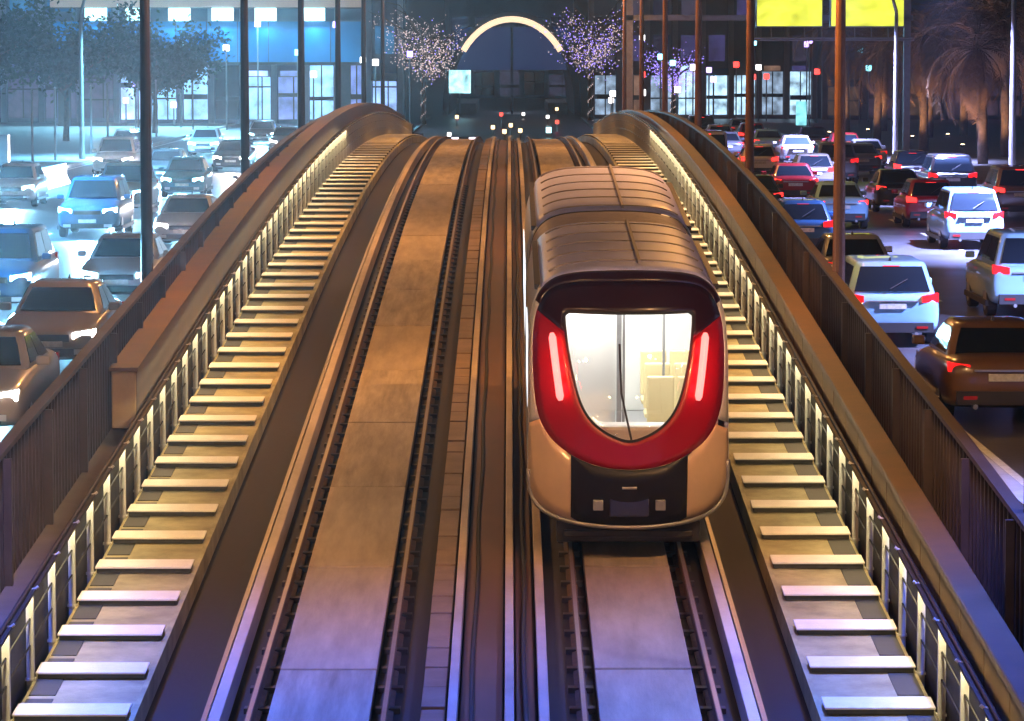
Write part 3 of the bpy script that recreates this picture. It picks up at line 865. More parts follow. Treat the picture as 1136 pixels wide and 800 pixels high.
add_car('suv','white', -17.6, 158, 'white sport utility car high up on the left street near the barrier end', -1, GL, head='headw', beam=1200)
add_car('sedan','grey', -9.0, 128, 'grey saloon hugging the left fence with white headlights', -1, GL, head='headw', beam=800)
add_car('sedan','black', -13.0, 166, 'black saloon far up the middle lane of the left street', -1, GL, head='headw', beam=800)
add_car('sedan','white', -9.1, 158, 'white saloon far up the lane beside the left fence', -1, GL, head='headw', beam=0)
add_car('hatch','silver', -16.4, 190, 'silver hatchback far up the outer lane under the blue footbridge', -1, GL, head='head', beam=0)
add_car('sedan','taupe', -12.4, 196, 'tan saloon far up the left street below the footbridge lamps', -1, GL, head='headw', beam=0)

add_car('sedan','brown', 7.35, 54.0, 'brown saloon cut by the right edge, nearest the camera on the right street', 1, GR, tail='tail')
add_car('suv','ice', 7.2, 68.0, 'pale blue sport utility car, behind the right fence', 1, GR, tail='tail', sc=(0.97,1,0.9))
add_car('sedan','silver', 7.7, 79.5, 'silver saloon partly behind the brown mast, ahead of the pale blue one', 1, GR, tail='tail')
add_car('suv','ice', 10.95, 75.0, 'ice blue sport utility car cut by the right edge in the middle lane', 1, GR, tail='tail')
add_car('suv','ice', 13.1, 101, 'pale icy blue sport utility car alone in the outer right lane', 1, GR, tail='tail', sc=(0.92,1,0.95))
add_car('hatch','blue', 8.0, 97, 'blue hatchback glimpsed between the right fence and a brown mast', 1, GR, tail='tail')
add_car('sedan','red', 10.5, 131, 'red saloon with glowing brake lamps left of the brown mast', 1, GR, tail='tail_hot')
add_car('sedan','black', 8.2, 118, 'black saloon with red lamps low behind the right fence', 1, GR, tail='tail_hot')
add_car('suv','black', 16.4, 132, 'black sport utility car near the right kerb', 1, GR, tail='tail')
add_car('suv','grey', 13.8, 150, 'grey sport utility car in the outer lane below the palms', 1, GR, tail='tail')
add_car('hatch','white', 11.0, 156, 'white hatchback up the middle of the right street', 1, GR, tail='tail_hot')
add_car('sedan','taupe', 14.3, 176, 'tan saloon in the far queue under the palms', 1, GR, tail='tail')
add_car('sedan','white', 17.0, 168, 'white saloon far up beside the right kerb', 1, GR, tail='tail')
add_car('sedan','grey', 11.3, 184, 'grey saloon in the far queue right of the brown mast', 1, GR, tail='tail_hot')
add_car('van','silver', 8.3, 150, 'silver van far up the lane beside the right fence', 1, GR, tail='tail_hot')
add_car('suv','red', 8.6, 176, 'red sport utility car beyond the silver van', 1, GR, tail='tail_hot')
add_car('sedan','black', 16.9, 196, 'black saloon at the far end of the right street', 1, GR, tail='tail')
add_car('hatch','red', 14.0, 204, 'red hatchback at the head of the far queue', 1, GR, tail='tail_hot')

add_car('suv','ice', -13.2, 121, 'icy blue sport utility car in the middle left lane, ahead of the teal hatchback', -1, GL, head='head', beam=900)
add_car('sedan','blue', -14.0, 88, 'blue saloon with cold headlights beyond the car cut by the left edge', -1, GL, head='head', beam=1500)
add_car('hatch','white', -17.9, 128, 'white hatchback running close along the white barrier', -1, GL, head='head', beam=1500)
add_car('sedan','grey', -14.6, 150, 'grey saloon between the white sport utility car and the teal hatchback', -1, GL, head='head', beam=1500)
add_car('suv','black', -9.0, 178, 'black sport utility car far up the lane beside the left fence', -1, GL, head='head', beam=1200)
add_car('sedan','white', -15.0, 214, 'white saloon at the far end of the left street', -1, GL, head='head', beam=1200)
add_car('hatch','grey', -11.0, 222, 'grey hatchback at the far end of the left street near the crest', -1, GL, head='headw', beam=1200)
add_car('suv','taupe', -19.0, 176, 'tan sport utility car in the outer left lane beyond the barrier', -1, GL, head='headw', beam=1200)
add_car('sedan','black', 13.6, 124, 'black saloon in the middle of the right street, ahead of the icy blue one', 1, GR, tail='tail_hot')
add_car('hatch','taupe', 12.2, 142, 'tan hatchback right of the brown mast', 1, GR, tail='tail_hot')
add_car('suv','white', 9.0, 164, 'white sport utility car just left of the brown mast', 1, GR, tail='tail_hot')
add_car('sedan','grey', 15.9, 160, 'grey saloon between the tan saloon and the right kerb', 1, GR, tail='tail_hot')
add_car('sedan','red', 17.3, 182, 'dark red saloon far up beside the right kerb', 1, GR, tail='tail_hot')
add_car('hatch','silver', 11.9, 200, 'silver hatchback at the far end of the right street', 1, GR, tail='tail_hot')
add_car('suv','grey', 9.3, 202, 'grey sport utility car at the far end beside the fence', 1, GR, tail='tail_hot')
add_car('sedan','white', 14.6, 222, 'white saloon farthest up the right street', 1, GR, tail='tail_hot')
add_car('sedan','brown', 8.9, 228, 'brown saloon farthest up beside the right fence', 1, GR, tail='tail_hot')

add_car('hatch','red', 13.4, 113, 'bright red hatchback just ahead of the icy blue car in the outer lanes', 1, GR, tail='tail_hot')
add_car('sedan','ice', 10.4, 112, 'pale blue saloon in the middle lane right of the brown mast', 1, GR, tail='tail_hot')
add_car('suv','brown', 16.9, 118, 'brown sport utility car near the kerb, behind the black one', 1, GR, tail='tail_hot')
add_car('hatch','black', 16.6, 146, 'black hatchback by the right kerb below the first palm', 1, GR, tail='tail_hot')
add_car('sedan','ice', 13.9, 190, 'pale blue saloon in the far queue in the middle lane', 1, GR, tail='tail_hot')
add_car('suv','black', 11.6, 214, 'black sport utility car at the far end of the right street', 1, GR, tail='tail_hot')

# ------------------------------------------------------------------ street lamps (cool light) on the outer kerbs
def street_lamp(x, y, sx, label, power, col=(0.55,0.75,1.0), pale=True):
    t = empty('street_lamp', (x, y, 0.13)); tag(t, label, 'street lamp', 'street lamps')
    g = MB(); g.tube([(0,0,0),(0,0,0.8),(0,0,7.4)], [0.17,0.13,0.09], 12); g.build('pole', M['pale_pole'], t)
    g = MB(); g.tube([(0,0,7.4),(sx*0.25,0,8.3),(sx*0.9,0,8.9),(sx*2.2,0,9.1)], [0.085,0.075,0.06,0.05], 8); g.build('arm', M['pale_pole'], t, smooth=True)
    g = MB(); g.box(sx*2.4-0.45, sx*2.4+0.45, -0.18, 0.18, 9.0, 9.14); h = g.build('lamp_head', M['grey'], t, bevel=0.03)
    g = MB(); g.box(sx*2.4-0.36, sx*2.4+0.36, -0.13, 0.13, 8.975, 8.998); g.build('lens', M['lampglass_c'], h)
    lamp('lamp_light', 'AREA', (sx*2.4, 0, 8.94), power, col, t, (sx*(2.4 + 0.8), 2.0, 0), size=0.6).data.spread = R(98)
    return t
for i, y in enumerate((34, 62, 96, 132, 172)):
    street_lamp(18.9, y, -1, 'pale street lamp on the right pavement, %s along the kerb' % words[i], 21000, (0.36,0.42,1.0))
    street_lamp(-21.9, y + 8, 1, 'pale street lamp on the left pavement, %s along the kerb' % words[i], 11000, (0.15,0.56,1.0))

# ------------------------------------------------------------------ trees
M['bark'] = mat('bark', (0.16,0.11,0.075), 0.9, var=0.4, vscale=6, bump=0.6, bscale=10)
M['frond'] = mat('palm frond', (0.20,0.11,0.045), 0.75, var=0.4, vscale=2)
M['leaf'] = mat('tree leaf', (0.045,0.085,0.05), 0.6, var=0.4, vscale=2)
M['fairy_w'] = emis('fairy light warm white', (0.9,0.66,0.62), 1.3)
M['fairy_p'] = emis('fairy light violet', (0.36,0.25,1.0), 2.2)
def palm(x, y, h, label, seed, lean=0.0):
    rnd = random.Random(seed)
    t = empty('palm_tree', (x, y, 0.13)); tag(t, label, 'palm tree', 'palms on the right pavement')
    g = MB(); pts = [(lean*(k/8)**2, 0, h*k/8) for k in range(9)]
    g.tube(pts, [0.26-0.09*k/8 + (0.03 if k % 2 else 0) for k in range(9)], 10)
    g.build('trunk', M['bark'], t, smooth=True)
    g = MB(); top = Vector((lean, 0, h))
    for k in range(58):
        az = rnd.uniform(0, 2*math.pi); el = rnd.uniform(-0.9, 1.3); L = rnd.uniform(3.4, 5.2)
        pt = []; p = Vector(top); e = el; n = 11
        for s in range(n):
            pt.append(Vector(p)); p += Vector((math.cos(az)*math.cos(e), math.sin(az)*math.cos(e), math.sin(e)))*L/n; e -= 0.17*(1 + s*0.06)
        g.tube([tuple(q) for q in pt], [0.03*(1-s/n)+0.006 for s in range(n)], 4, cap=False)
        side = Vector((-math.sin(az), math.cos(az), 0))
        for s in range(1, n):
            a = pt[s]; dirv = (pt[s]-pt[s-1]).normalized()
            for q in range(3):
                b = a + dirv*(q*L/n/3)
                for sg in (-1, 1):
                    ll = 0.62*math.sin(math.pi*(0.12+0.85*s/n))*rnd.uniform(0.8,1.15)
                    tip = b + side*sg*ll*0.85 + dirv*ll*0.45 + Vector((0,0,-ll*rnd.uniform(0.1,0.45)))
                    w = dirv*0.028
                    g.add([b-w, b+w, tip], [(0,1,2)])
    g.build('crown', M['frond'], t)
    return t
for i, (x, y, h, l) in enumerate(((23.2,172,5.6,'broad palm lit brown from below, nearest on the right pavement'),(23.0,195,6.4,'palm under the right end of the yellow sign, second along the pavement'),
        (22.6,216,5.6,'third palm back along the right pavement'),(22.8,238,7.0,'fourth palm back, just right of the brown mast'),(27.5,205,7.6,'tall palm set back from the right kerb'),
        (27.0,226,6.2,'bushy palm set back between two kerb palms'),(26.0,184,7.2,'palm at the right edge beside the pale street lamp'),(30.5,196,8.2,'tallest palm at the far right, above the others'),(26.2,246,7.4,'palm farthest back, left in the group'),(30.0,232,8.4,'tall palm behind the middle of the group'))):
    palm(x, y, h, l, 40+i, (i % 3 - 1)*0.3)
    u = empty('uplight', (x-1.3, y-2.0, 0.13)); tag(u, 'small warm ground uplight in front of the %s' % (['nearest palm','second palm','third palm','fourth palm','set back tall palm','set back bushy palm','palm at the right edge','tallest palm','palm farthest back','tall palm behind the group'][i]), 'uplight', 'palm uplights')
    g = MB(); g.tube([(0,0,0),(0,0,0.16)], 0.13, 10); g.build('housing', M['dark'], u)
    g = MB(); g.tube([(0,0,0.161),(0,0,0.175)], 0.1, 10); g.build('lens', M['lampglass_w'], u)
    lamp('uplight_light', 'SPOT', (0,0,0.25), 900, (1.0,0.55,0.28), u, (1.3, 2.0, 5), size=0.1, spot=95, blend=0.8)
def leafy(x, y, h, rad, label, seed, m='leaf', group='trees on the left pavement', lights=None):
    rnd = random.Random(seed)
    t = empty('street_tree', (x, y, 0.13)); tag(t, label, 'tree', group)
    tips = []
    g = MB(); g.tube([(0,0,0),(0.05,0,h*0.25),(0,0.05,h*0.45)], [0.22,0.17,0.13], 9)
    for k in range(11):
        az = k*2.4; e = rnd.uniform(0.45, 1.2); L = rad*rnd.uniform(0.75, 1.25)
        p0 = Vector((0, 0, h*(rnd.uniform(0.3, 0.5) if lights is None else rnd.uniform(0.36, 0.46)))); p1 = p0 + Vector((math.cos(az)*math.cos(e), math.sin(az)*math.cos(e), math.sin(e)))*L*0.55
        p2 = p1 + Vector((math.cos(az+.3)*math.cos(e*.8), math.sin(az+.3)*math.cos(e*.8), math.sin(e*.8)))*L*0.6
        g.tube([p0, p1, p2], [0.09, 0.06, 0.02], 6); tips += [p1, p2, (p1+p2)/2]
        for q in range(3):
            az2 = az + rnd.uniform(-1, 1); p3 = p1.lerp(p2, q/2) + Vector((math.cos(az2), math.sin(az2), rnd.uniform(0.1,0.9)))*L*0.35
            g.tube([p1.lerp(p2, q/2), p3], [0.03, 0.01], 4); tips.append(p3)
    g.build('trunk', M['bark'], t, smooth=True)
    if lights is None:
        g = MB()
        for p in tips:
            for q in range(125):
                c = p + Vector((rnd.gauss(0,1), rnd.gauss(0,1), rnd.gauss(0,0.8)))*rad*0.17
                a = Vector((rnd.uniform(-1,1), rnd.uniform(-1,1), rnd.uniform(-1,1))).normalized()*0.18; b = a.cross(Vector((rnd.uniform(-1,1), rnd.uniform(-1,1), 1))).normalized()*0.10
                g.add([c-a, c+b, c+a, c-b], [(0,1,2,3)])
        g.build('crown', M['leaf'], t)
    else:
        g = MB()
        for p in tips:
            for q in range(14):
                c = p*(0.55+0.45*rnd.random()) + Vector((rnd.gauss(0,1), rnd.gauss(0,1), rnd.gauss(0,1)))*rad*0.10
                g.octa(c, rnd.uniform(0.025, 0.06), 0 if rnd.random() < lights else 1)
        for q in range(60):
            a = q*0.7; z = h*0.48*q/60
            g.octa((0.2*math.cos(a), 0.2*math.sin(a), z), 0.045, 0)
        o = g.build('light_string', [M['fairy_w'], M['fairy_p']], t); o['kind'] = 'stuff'
    return t
leafy(-27.5, 218, 8.0, 3.4, 'dark blue green tree left of the footbridge', 1)
leafy(-31.5, 205, 8.5, 3.6, 'dark tree at the top left corner of the photo', 2)
leafy(-24.2, 240, 7.0, 3.0, 'dark tree close to the lit footbridge fascia', 3)
leafy(-6.6, 270, 13.5, 3.0, 'tree wrapped in warm white fairy lights left of the arched station', 4, group='trees wrapped in fairy lights', lights=0.9)
leafy(6.6, 286, 14.0, 3.0, 'tree wrapped in white and violet fairy lights right of the arched station', 5, group='trees wrapped in fairy lights', lights=0.55)
leafy(13.2, 284, 8.0, 2.4, 'small tree dotted with violet lights beyond the station', 6, group='trees wrapped in fairy lights', lights=0.1)

# ------------------------------------------------------------------ arched station over the tracks
M['station'] = mat('station shell', (0.05,0.06,0.10), 0.5, var=0.3, vscale=0.5)
M['rimlight'] = emis('arch rim light', (1.0,0.70,0.44), 1.5)
S = empty('station', (XC + 0.6, 320, 0)); tag(S, 'dark arched station portal with a lit white rim at the end of the tracks', 'station')
def arch(rx, z0, h, n=28):
    return [(rx*math.cos(math.pi*k/n), z0 + (h-z0)*math.sin(math.pi*k/n)**0.85 if 0 < k < n else z0) for k in range(n+1)]
oa = arch(6.3, 0.0, 9.4); ia = arch(5.7, 0.0, 8.7)
g = MB()
g.loft([[(o_[0], y, o_[1]) for o_ in oa] for y in (0, 15, 45)], caps=False, closed=False)
g.loft([[(o_[0], y, o_[1]) for o_ in ia] for y in (45, 15, 0)], caps=False, closed=False)
g.loft([[(o_[0], 0, o_[1]) for o_ in oa], [(o_[0], 0, o_[1]) for o_ in ia]], caps=False, closed=False)
g.build('shell', M['station'], S)
g = MB(); mid = arch(5.65, 0.0, 8.65)
g.tube([(p[0], -0.15, p[1]) for p in mid[6:-6]], 0.27, 8); g.build('rim_light', M['rimlight'], S, smooth=True)
g = MB(); g.box(-5.4, 5.4, 12, 12.2, 4.0, 8.0); g.build('end_screen', mat('blue glazing', (0.02,0.04,0.12), 0.2, emit=(0.03,0.08,0.35), es=0.22), S)  # glowing panel painting the dark blue sky inside the arch
g = MB(); g.box(-0.12, 0.12, 0.3, 0.6, 0, 8.1); g.build('mullion', M['station'], S)
for x in (-4.2, 4.2):
    g = MB(); g.box(x-0.9, x+0.9, 1, 40, 0, 1.0); g.build('platform', M['paving'], S)
lamp('station_glow', 'AREA', (0, 20, 7.2), 250, (0.7,0.75,1.0), S, (0,20,0), size=3)
sg = empty('station_sign', (-4.3, 306, 0)); tag(sg, 'square cyan white lit sign left of the station portal', 'sign')
g = MB(); g.box(-0.95,0.95,-0.1,0.1,2.1,4.1); g.build('panel', emis('cyan sign', (0.45,0.9,1.0), 1.6, var=0.8, vscale=1.3), sg)
g = MB(); g.box(-0.06,0.06,-0.05,0.05,0.1,2.1); g.build('post', M['grey'], sg)
# two white lamps and a signal past the crest
wl = empty('track_lamp', (-2.75, 212, zd(212)-0.3)); tag(wl, 'twin white track lamps on a low frame past the crest', 'track lamp')
g = MB(); g.box(-0.8,0.8,-0.06,0.06,0,0.75); g.build('frame', M['dark'], wl)
for x in (-0.52, 0.52):
    g = MB(); g.box(x-0.2,x+0.2,-0.1,-0.062,0.38,0.72); g.build('lamp', emis('white track lamp', (0.9,0.82,1.0), 4), wl)
sn = empty('track_signal', (2.6, 232, zd(232)-0.3)); tag(sn, 'dwarf signal with a cyan white lamp beside the right track past the crest', 'signal')
g = MB(); g.box(-0.22,0.22,-0.1,0.1,0,1.3); g.build('case', M['pale_pole'], sn, bevel=0.03)
g = MB(); g.box(-0.17,0.17,-0.14,-0.102,0.85,1.22); g.build('lamp', emis('cyan signal lamp', (0.5,0.95,1.0), 4), sn)

rnd = random.Random(11)
pl = {'warm': emis('warm track side lamp', (1.0,0.62,0.3), 4), 'red': emis('red track side lamp', (1.0,0.06,0.04), 4), 'white': emis('white track side lamp', (1.0,0.9,0.85), 4)}
for i, (x, y, c) in enumerate(((-0.3,216,'warm'),(0.1,240,'warm'),(-0.6,262,'red'),(0.7,225,'warm'),(-1.1,236,'warm'),(3.4,250,'red'),(-3.9,228,'white'),(3.0,275,'white'),(-4.0,268,'warm'),(4.0,296,'warm'),(-4.4,296,'red'),(1.2,300,'white'))):
    o = empty('track_side_lamp', (x, y, zd(y)-0.3)); tag(o, 'small %s lamp on a short post between the tracks beyond the crest' % c if abs(x) < 2 else 'small %s lamp on a short post beside the tracks beyond the crest' % c, 'lamp', 'small %s track side lamps %s' % (c, 'between' if abs(x) < 2 else 'beside'))
    hh = rnd.uniform(0.5, 1.5)
    g = MB(); g.tube([(0,0,0),(0,0,hh)], [0.05,0.04], 6); g.build('post', M['grey'], o)
    g = MB(); g.box(-0.13,0.13,-0.1,0.1,hh,hh+0.26); g.build('lantern', pl[c], o, bevel=0.03)
small = {'white': emis('small white lamp', (1.0,0.92,0.9), 5), 'cyan': emis('small cyan lamp', (0.3,0.85,1.0), 4), 'red': emis('small red lamp', (1.0,0.05,0.04), 4), 'violet': emis('small violet lamp', (0.5,0.35,1.0), 4)}
spots = [(-9.5,250),(-7.4,262),(-12.6,256),(-15.5,258),(-22.5,250),(-25,262),(-29,266),(9.4,248),(11.6,270),(15.2,262),(13.0,280),(17.8,276),(20.4,288),(24.5,280),(-18.5,259),(-20.5,255),(-24,257),(-27,254),(-10.8,260),(-13.8,248),(9.9,262),(10.6,281),(12.2,255),(14.1,270),(16.4,289),(18.6,268),(19.4,280),(21.2,290),(23,272),(8.0,272),(8.4,290),(22,258),(26.5,266),(29,284)]
for i, (x, y) in enumerate(spots):
    c = ['white','cyan','red','violet'][rnd.randrange(4)] if x > 0 else ['white','cyan','violet'][rnd.randrange(3)]
    hh = rnd.uniform(1.4, 7.5)
    o = empty('plaza_lamp', (x, y, 0.0)); tag(o, 'slim %s plaza lamp far behind the %s street' % (c, 'right' if x > 0 else 'left'), 'lamp', 'small %s lamps behind the %s street' % (c, 'right' if x > 0 else 'left'))
    g = MB(); g.tube([(0,0,0.0),(0,0,hh)], [0.06,0.05], 6); g.build('post', M['grey'], o)
    g = MB(); g.box(-0.22,0.22,-0.15,0.15,hh,hh+0.45); g.build('lantern', small[c], o, bevel=0.05)

# ------------------------------------------------------------------ buildings behind the streets
def shade_set(base, emc, n, lo, hi):
    return [emis('curtained window', tuple(min(1, e*random.uniform(0.8,1.2)) for e in emc), lo + (hi-lo)*i/(n-1), var=0.5, vscale=0.7) for i in range(n)]
M['facL'] = mat('blue grey facade', (0.13,0.15,0.21), 0.7, var=0.25, vscale=0.3)
M['facR'] = mat('purple brown facade', (0.15,0.11,0.12), 0.7, var=0.25, vscale=0.3)
M['pilL'] = mat('pale pilaster', (0.38,0.38,0.44), 0.6, var=0.2, vscale=0.5)
M['pilR'] = mat('brown pilaster', (0.26,0.19,0.17), 0.6, var=0.2, vscale=0.5)
def building(name, x0, x1, y, H, fac, pil, step, shopm, upm, label, shop_top, floor_h=3.8, seed=1):
    rnd = random.Random(seed)
    b = empty(name, ((x0+x1)/2, y, 0)); tag(b, label, 'building', 'buildings closing the street')
    hw = (x1-x0)/2
    g = MB(); g.box(-hw, hw, 0, 14, 0, H); g.build('wall', fac, b)
    n = int((x1-x0)/step)
    st = (x1-x0)/n
    for i in range(n+1):
        if i % 1 == 0:
            g = MB(); xx = -hw + i*st; g.box(xx-0.22, xx+0.22, -0.55, -0.003, 0, H-0.4); g.build('pilaster', pil, b)
    cnt = 0
    for i in range(n):
        xa = -hw + i*st + 0.32; xb = xa + st - 0.64
        m = rnd.choice(shopm) if rnd.random() > 0.07 else M['carglass']
        st_ = shop_top*rnd.choice((1.0, 1.0, 0.92, 0.8))
        g = MB(); g.box(xa, xb, -0.12, -0.003, 0.35, st_); f = g.build('shop_window', m, b)
        q = rnd.choice((0.35, 0.5, 0.65)); xm = xa + (xb-xa)*q; tz_ = shop_top*rnd.choice((0.40, 0.42, 0.46, 0.62))
        g = MB(); g.box(xm-0.05, xm+0.05, -0.18, -0.122, 0.35, st_); g.box(xa, xb, -0.18, -0.123, tz_, tz_+rnd.choice((0.12, 0.3, 0.4))); g.build('frame', M['trim'], f)
        if rnd.random() < 0.35:
            g = MB(); g.loft([[(xa-0.1, -0.02, st_+0.3), (xa-0.1, -1.1, st_-0.25), (xa-0.1, -1.1, st_-0.32), (xa-0.1, -0.02, st_+0.2)], [(xb+0.1, -0.02, st_+0.3), (xb+0.1, -1.1, st_-0.25), (xb+0.1, -1.1, st_-0.32), (xb+0.1, -0.02, st_+0.2)]])
            g.build('awning', rnd.choice((M['clad'], M['station'], M['facR'])), b)
        elif rnd.random() < 0.5:
            g = MB(); g.box(xa+0.15, xb-0.2, -0.16, -0.004, st_+0.08, st_+0.5); g.build('lit_fascia', rnd.choice(shopm + upm), b)
    fl = shop_top + 0.9
    while fl + 2.4 < H and cnt < 95:
        for i in range(n):
            if rnd.random() < 0.8 and cnt < 95:
                xa = -hw + i*st + 0.5; xb = xa + st - 1.0
                g = MB(); g.box(xa, xb, -0.06, -0.003, fl, fl+2.2); g.build('window', rnd.choice(upm), b); cnt += 1
        fl += floor_h
    g = MB(); g.box(-hw-0.3, hw+0.3, -0.7, 14.3, H+0.003, H+0.6); g.build('cornice', pil, b)
    return b
shopL = [emis('blue white shop window', c, s, var=0.5, vscale=0.9) for c, s in (((0.35,0.55,1.0),1.2),((0.42,0.62,1.0),1.6),((0.25,0.36,0.85),0.8),((0.35,0.7,1.0),1.3))]
shopR = [emis('cyan shop window', c, s, var=0.7, vscale=1.2) for c, s in (((0.5,0.75,0.9),1.6),((0.5,0.78,1.0),1.3),((0.32,0.45,0.62),0.9),((0.8,0.45,0.3),0.25))]
upL = [emis('dim blue window', c, s, var=0.6, vscale=0.8) for c, s in (((0.03,0.2,0.45),0.5),((0.05,0.25,0.5),0.5),((0.05,0.08,0.2),0.2))]
upR = [emis('dim violet window', c, s, var=0.6, vscale=0.8) for c, s in (((0.10,0.08,0.3),0.35),((0.12,0.09,0.16),0.3),((0.04,0.04,0.12),0.2))]
building('arcade_building', -31, -8.6, 278, 13, M['facL'], M['pilL'], 2.3, shopL, upL, 'long blue lit arcade with bright shop windows behind the left street', 4.6, seed=3)
building('office_building', -56, -31.6, 284, 14, M['facL'], M['pilL'], 3.0, [emis('violet shop window', (0.30,0.27,0.48), 0.30, var=0.6, vscale=0.6), emis('dull shop window', (0.26,0.2,0.32), 0.2, var=0.6)], upL, 'dull violet office block at the far left of the photo', 4.2, seed=4)
building('shopping_block', 7.0, 26, 300, 15, M['facR'], M['pilR'], 2.2, shopR, upR, 'dark shopping block with a row of pale lit windows behind the right street', 4.0, seed=5)
building('hotel_building', 26.5, 60, 296, 15, M['facR'], M['pilR'], 3.2, [emis('brown shop window', (0.3,0.17,0.10), 0.2, var=0.6), emis('plum shop window', (0.22,0.13,0.2), 0.2, var=0.6)], upR, 'dark brown block behind the palms at the far right', 3.8, seed=6)
building('terminal_building', -7.8, 7.8, 440, 14, M['facL'], M['facL'], 3.1, [emis('dim lobby window', (0.12,0.10,0.2), 0.25, var=0.5)], [upL[2], upR[2]], 'dark block straight behind the station arch', 3.2, seed=7)
# ------------------------------------------------------------------ footbridge with blue fascia over the left street
FB = empty('footbridge', (-22.5, 262, 0)); tag(FB, 'blue lit footbridge with a row of white lamps over the left street', 'footbridge')
g = MB(); g.box(-11.5, 11.5, -0.2, 0.0, 4.9, 7.9); fa = g.build('fascia', emis('blue backlit fascia', (0.01,0.22,0.55), 0.55, var=0.55, vscale=0.22, stretch=(1,1,0.6)), FB)
g = MB()
for k in range(11):
    g = MB(); g.box(-11.5+k*2.3-0.03, -11.5+k*2.3+0.03, -0.24, -0.203, 4.9, 7.9); g.build('fascia_joint', M['station'], fa)
g = MB(); g.box(-11.6, 11.6, 0.01, 3.0, 4.7, 5.1); g.box(-11.6, 11.6, 0.01, 3.0, 8.9, 9.2); g.build('deck', M['wall'], FB)
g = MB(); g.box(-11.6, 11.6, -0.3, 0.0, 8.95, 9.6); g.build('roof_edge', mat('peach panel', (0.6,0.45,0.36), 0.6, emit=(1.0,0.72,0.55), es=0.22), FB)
for x in (-10.8, 10.2):
    g = MB(); g.box(x-0.4, x+0.4, 0.6, 2.2, 0.13, 4.695); g.build('pier', M['wall'], FB)
for x in (-8.2, -5.2, -2.0, 1.2, 4.4, 8.0):
    g = MB(); g.box(x-0.8, x+0.8, -0.5, -0.05, 7.95, 8.9); l_ = g.build('lamp', emis('white cyan bridge lamp', (0.55,0.95,1.0), 2.6), FB)
    lamp('lamp_light', 'AREA', (x, -0.7, 8.2), 2200, (0.25,0.7,1.0), FB, (x, -12, 0), size=0.8)

# ------------------------------------------------------------------ yellow gantry sign over the right street
GS = empty('gantry_sign', (17.2, 190, 0)); tag(GS, 'bright yellow backlit overhead sign in two panels above the right street', 'sign')
M['yellow'] = emis('yellow sign face', (0.86,0.9,0.07), 1.25, var=0.4, vscale=0.9, stretch=(1,1,1.5))
for x0, x1 in ((-3.85, -0.35), (0.15, 4.05)):
    g = MB(); g.box(x0, x1, -0.15, 0.15, 7.0, 9.2); p_ = g.build('sign_panel', M['yellow'], GS, bevel=0.03)
    g = MB()
    for a, b, c, d_ in ((x0-0.06, x1+0.06, 6.92, 6.998), (x0-0.06, x1+0.06, 9.202, 9.28)): g.box(a, b, -0.2, 0.2, c, d_)
    for xx in (x0-0.06, x1+0.003): g.box(xx, xx+0.057, -0.2, 0.2, 7.0, 9.2)
    g.build('frame', M['grey'], p_)
g = MB()
for z in (6.25, 6.35): g.tube([(-4.2,-0.5,z),(4.6,-0.5,z)], 0.05, 8)
for x in [ -4+k*0.9 for k in range(10)]: g.tube([(x,-0.5,6.3),(x,-0.2,6.95)], 0.03, 6)
g.build('catwalk', M['pale_pole'], GS)
g = MB(); g.box(-11.0, 4.6, 0.2, 0.55, 8.6, 9.0); g.box(-11.0, 4.6, 0.2, 0.55, 7.3, 7.6); g.build('beam', M['grey'], GS)
for x in (4.3, -10.7):
    g = MB(); g.box(x-0.18, x+0.18, 0.2, 0.55, 0.0, 9.1); g.build('post', M['grey'], GS)
cs = empty('shop_sign', (19.6, 236, 0.13)); tag(cs, 'small cyan lit sign on a post left of the brown mast', 'sign')
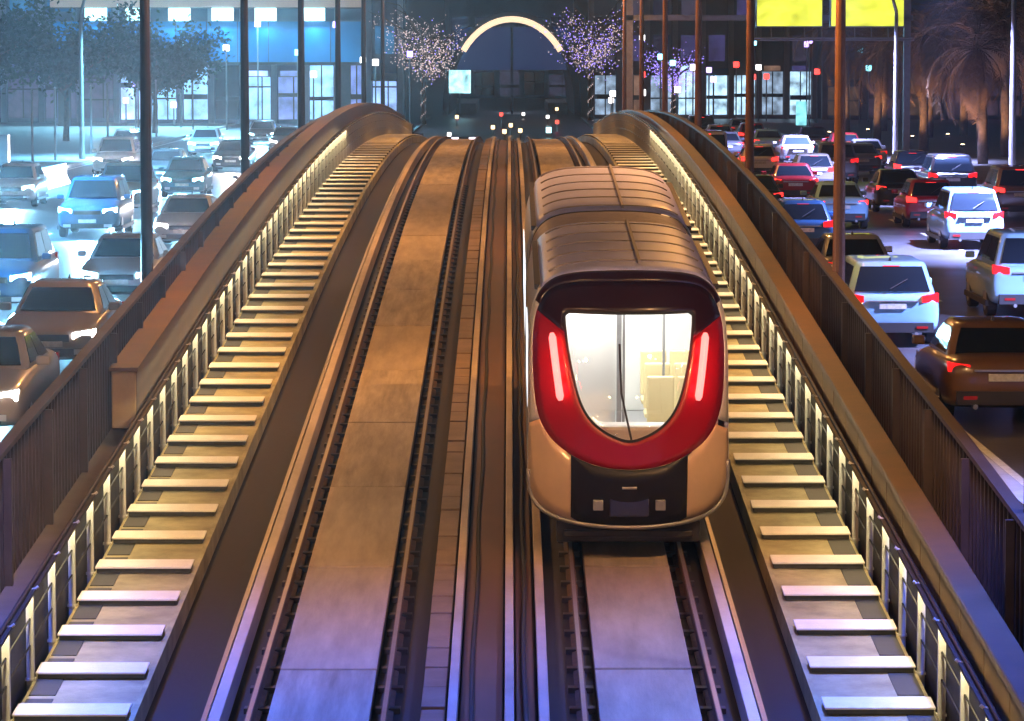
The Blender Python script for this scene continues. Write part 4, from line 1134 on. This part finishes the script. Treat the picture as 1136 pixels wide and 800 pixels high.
g = MB(); g.box(-0.35,0.35,-0.08,0.08,0.6,2.2); g.build('panel', emis('cyan panel', (0.3,0.9,1.0), 1.2, var=0.5, vscale=2), cs, bevel=0.03)
g = MB(); g.box(-0.05,0.05,-0.05,0.05,0,0.6); g.build('post', M['grey'], cs)

# ------------------------------------------------------------------ left side street furniture
bw = empty('barrier_wall', (-19.0, 125, 0)); tag(bw, 'low white concrete barrier along the outer left lane', 'barrier')
g = MB(); g.sweep([(-0.25,0.006),(0.25,0.006),(0.10,0.35),(0.08,0.85),(-0.08,0.85),(-0.10,0.35)], [-22, 0, 25], lambda y: 0.0)
g.build('barrier', mat('white barrier', (0.75,0.74,0.75), 0.5, var=0.15, vscale=1), bw)
cb = empty('utility_cabinet', (-22.4, 152, 0.13)); tag(cb, 'pale grey utility cabinet at the left edge of the photo', 'cabinet')
g = MB(); g.box(-0.75,0.75,-0.35,0.35,0,1.9); g.build('case', M['pale_pole'], cb, bevel=0.03)
g = MB(); g.box(-0.02,0.02,-0.37,-0.352,0.1,1.8); g.box(-0.7,0.7,-0.372,-0.353,0.05,0.09); g.build('door_seam', M['trim'], cb)
for i, (x, y) in enumerate(((-22.4,165),(-23.0,178),(-22.6,190),(-23.2,203),(-22.8,216),(-23.0,229))):
    o = empty('banner_pole', (x, y, 0.13)); tag(o, 'slender pale pole on the left pavement, %s in its row' % words[i], 'pole', 'slender poles on the left pavement')
    g = MB(); g.tube([(0,0,0),(0,0,3.6)], [0.07,0.05], 8); g.octa((0,0,3.65), 0.09); g.build('shaft', M['pale_pole'], o)

# ------------------------------------------------------------------ night haze
hz = MB(); hz.box(-95, 95, -20, 480, -6.5, 24)
hm = bpy.data.materials.new('night haze'); hm.use_nodes = True
hn = hm.node_tree; hn.nodes.remove(hn.nodes['Principled BSDF'])
pv = hn.nodes.new('ShaderNodeVolumePrincipled')
pv.inputs['Color'].default_value = (0.85,0.88,0.95,1); pv.inputs['Density'].default_value = 0.00042; pv.inputs['Anisotropy'].default_value = 0.8
hn.links.new(pv.outputs[0], hn.nodes['Material Output'].inputs['Volume'])
tag(hz.build('haze', hm), kind='stuff')
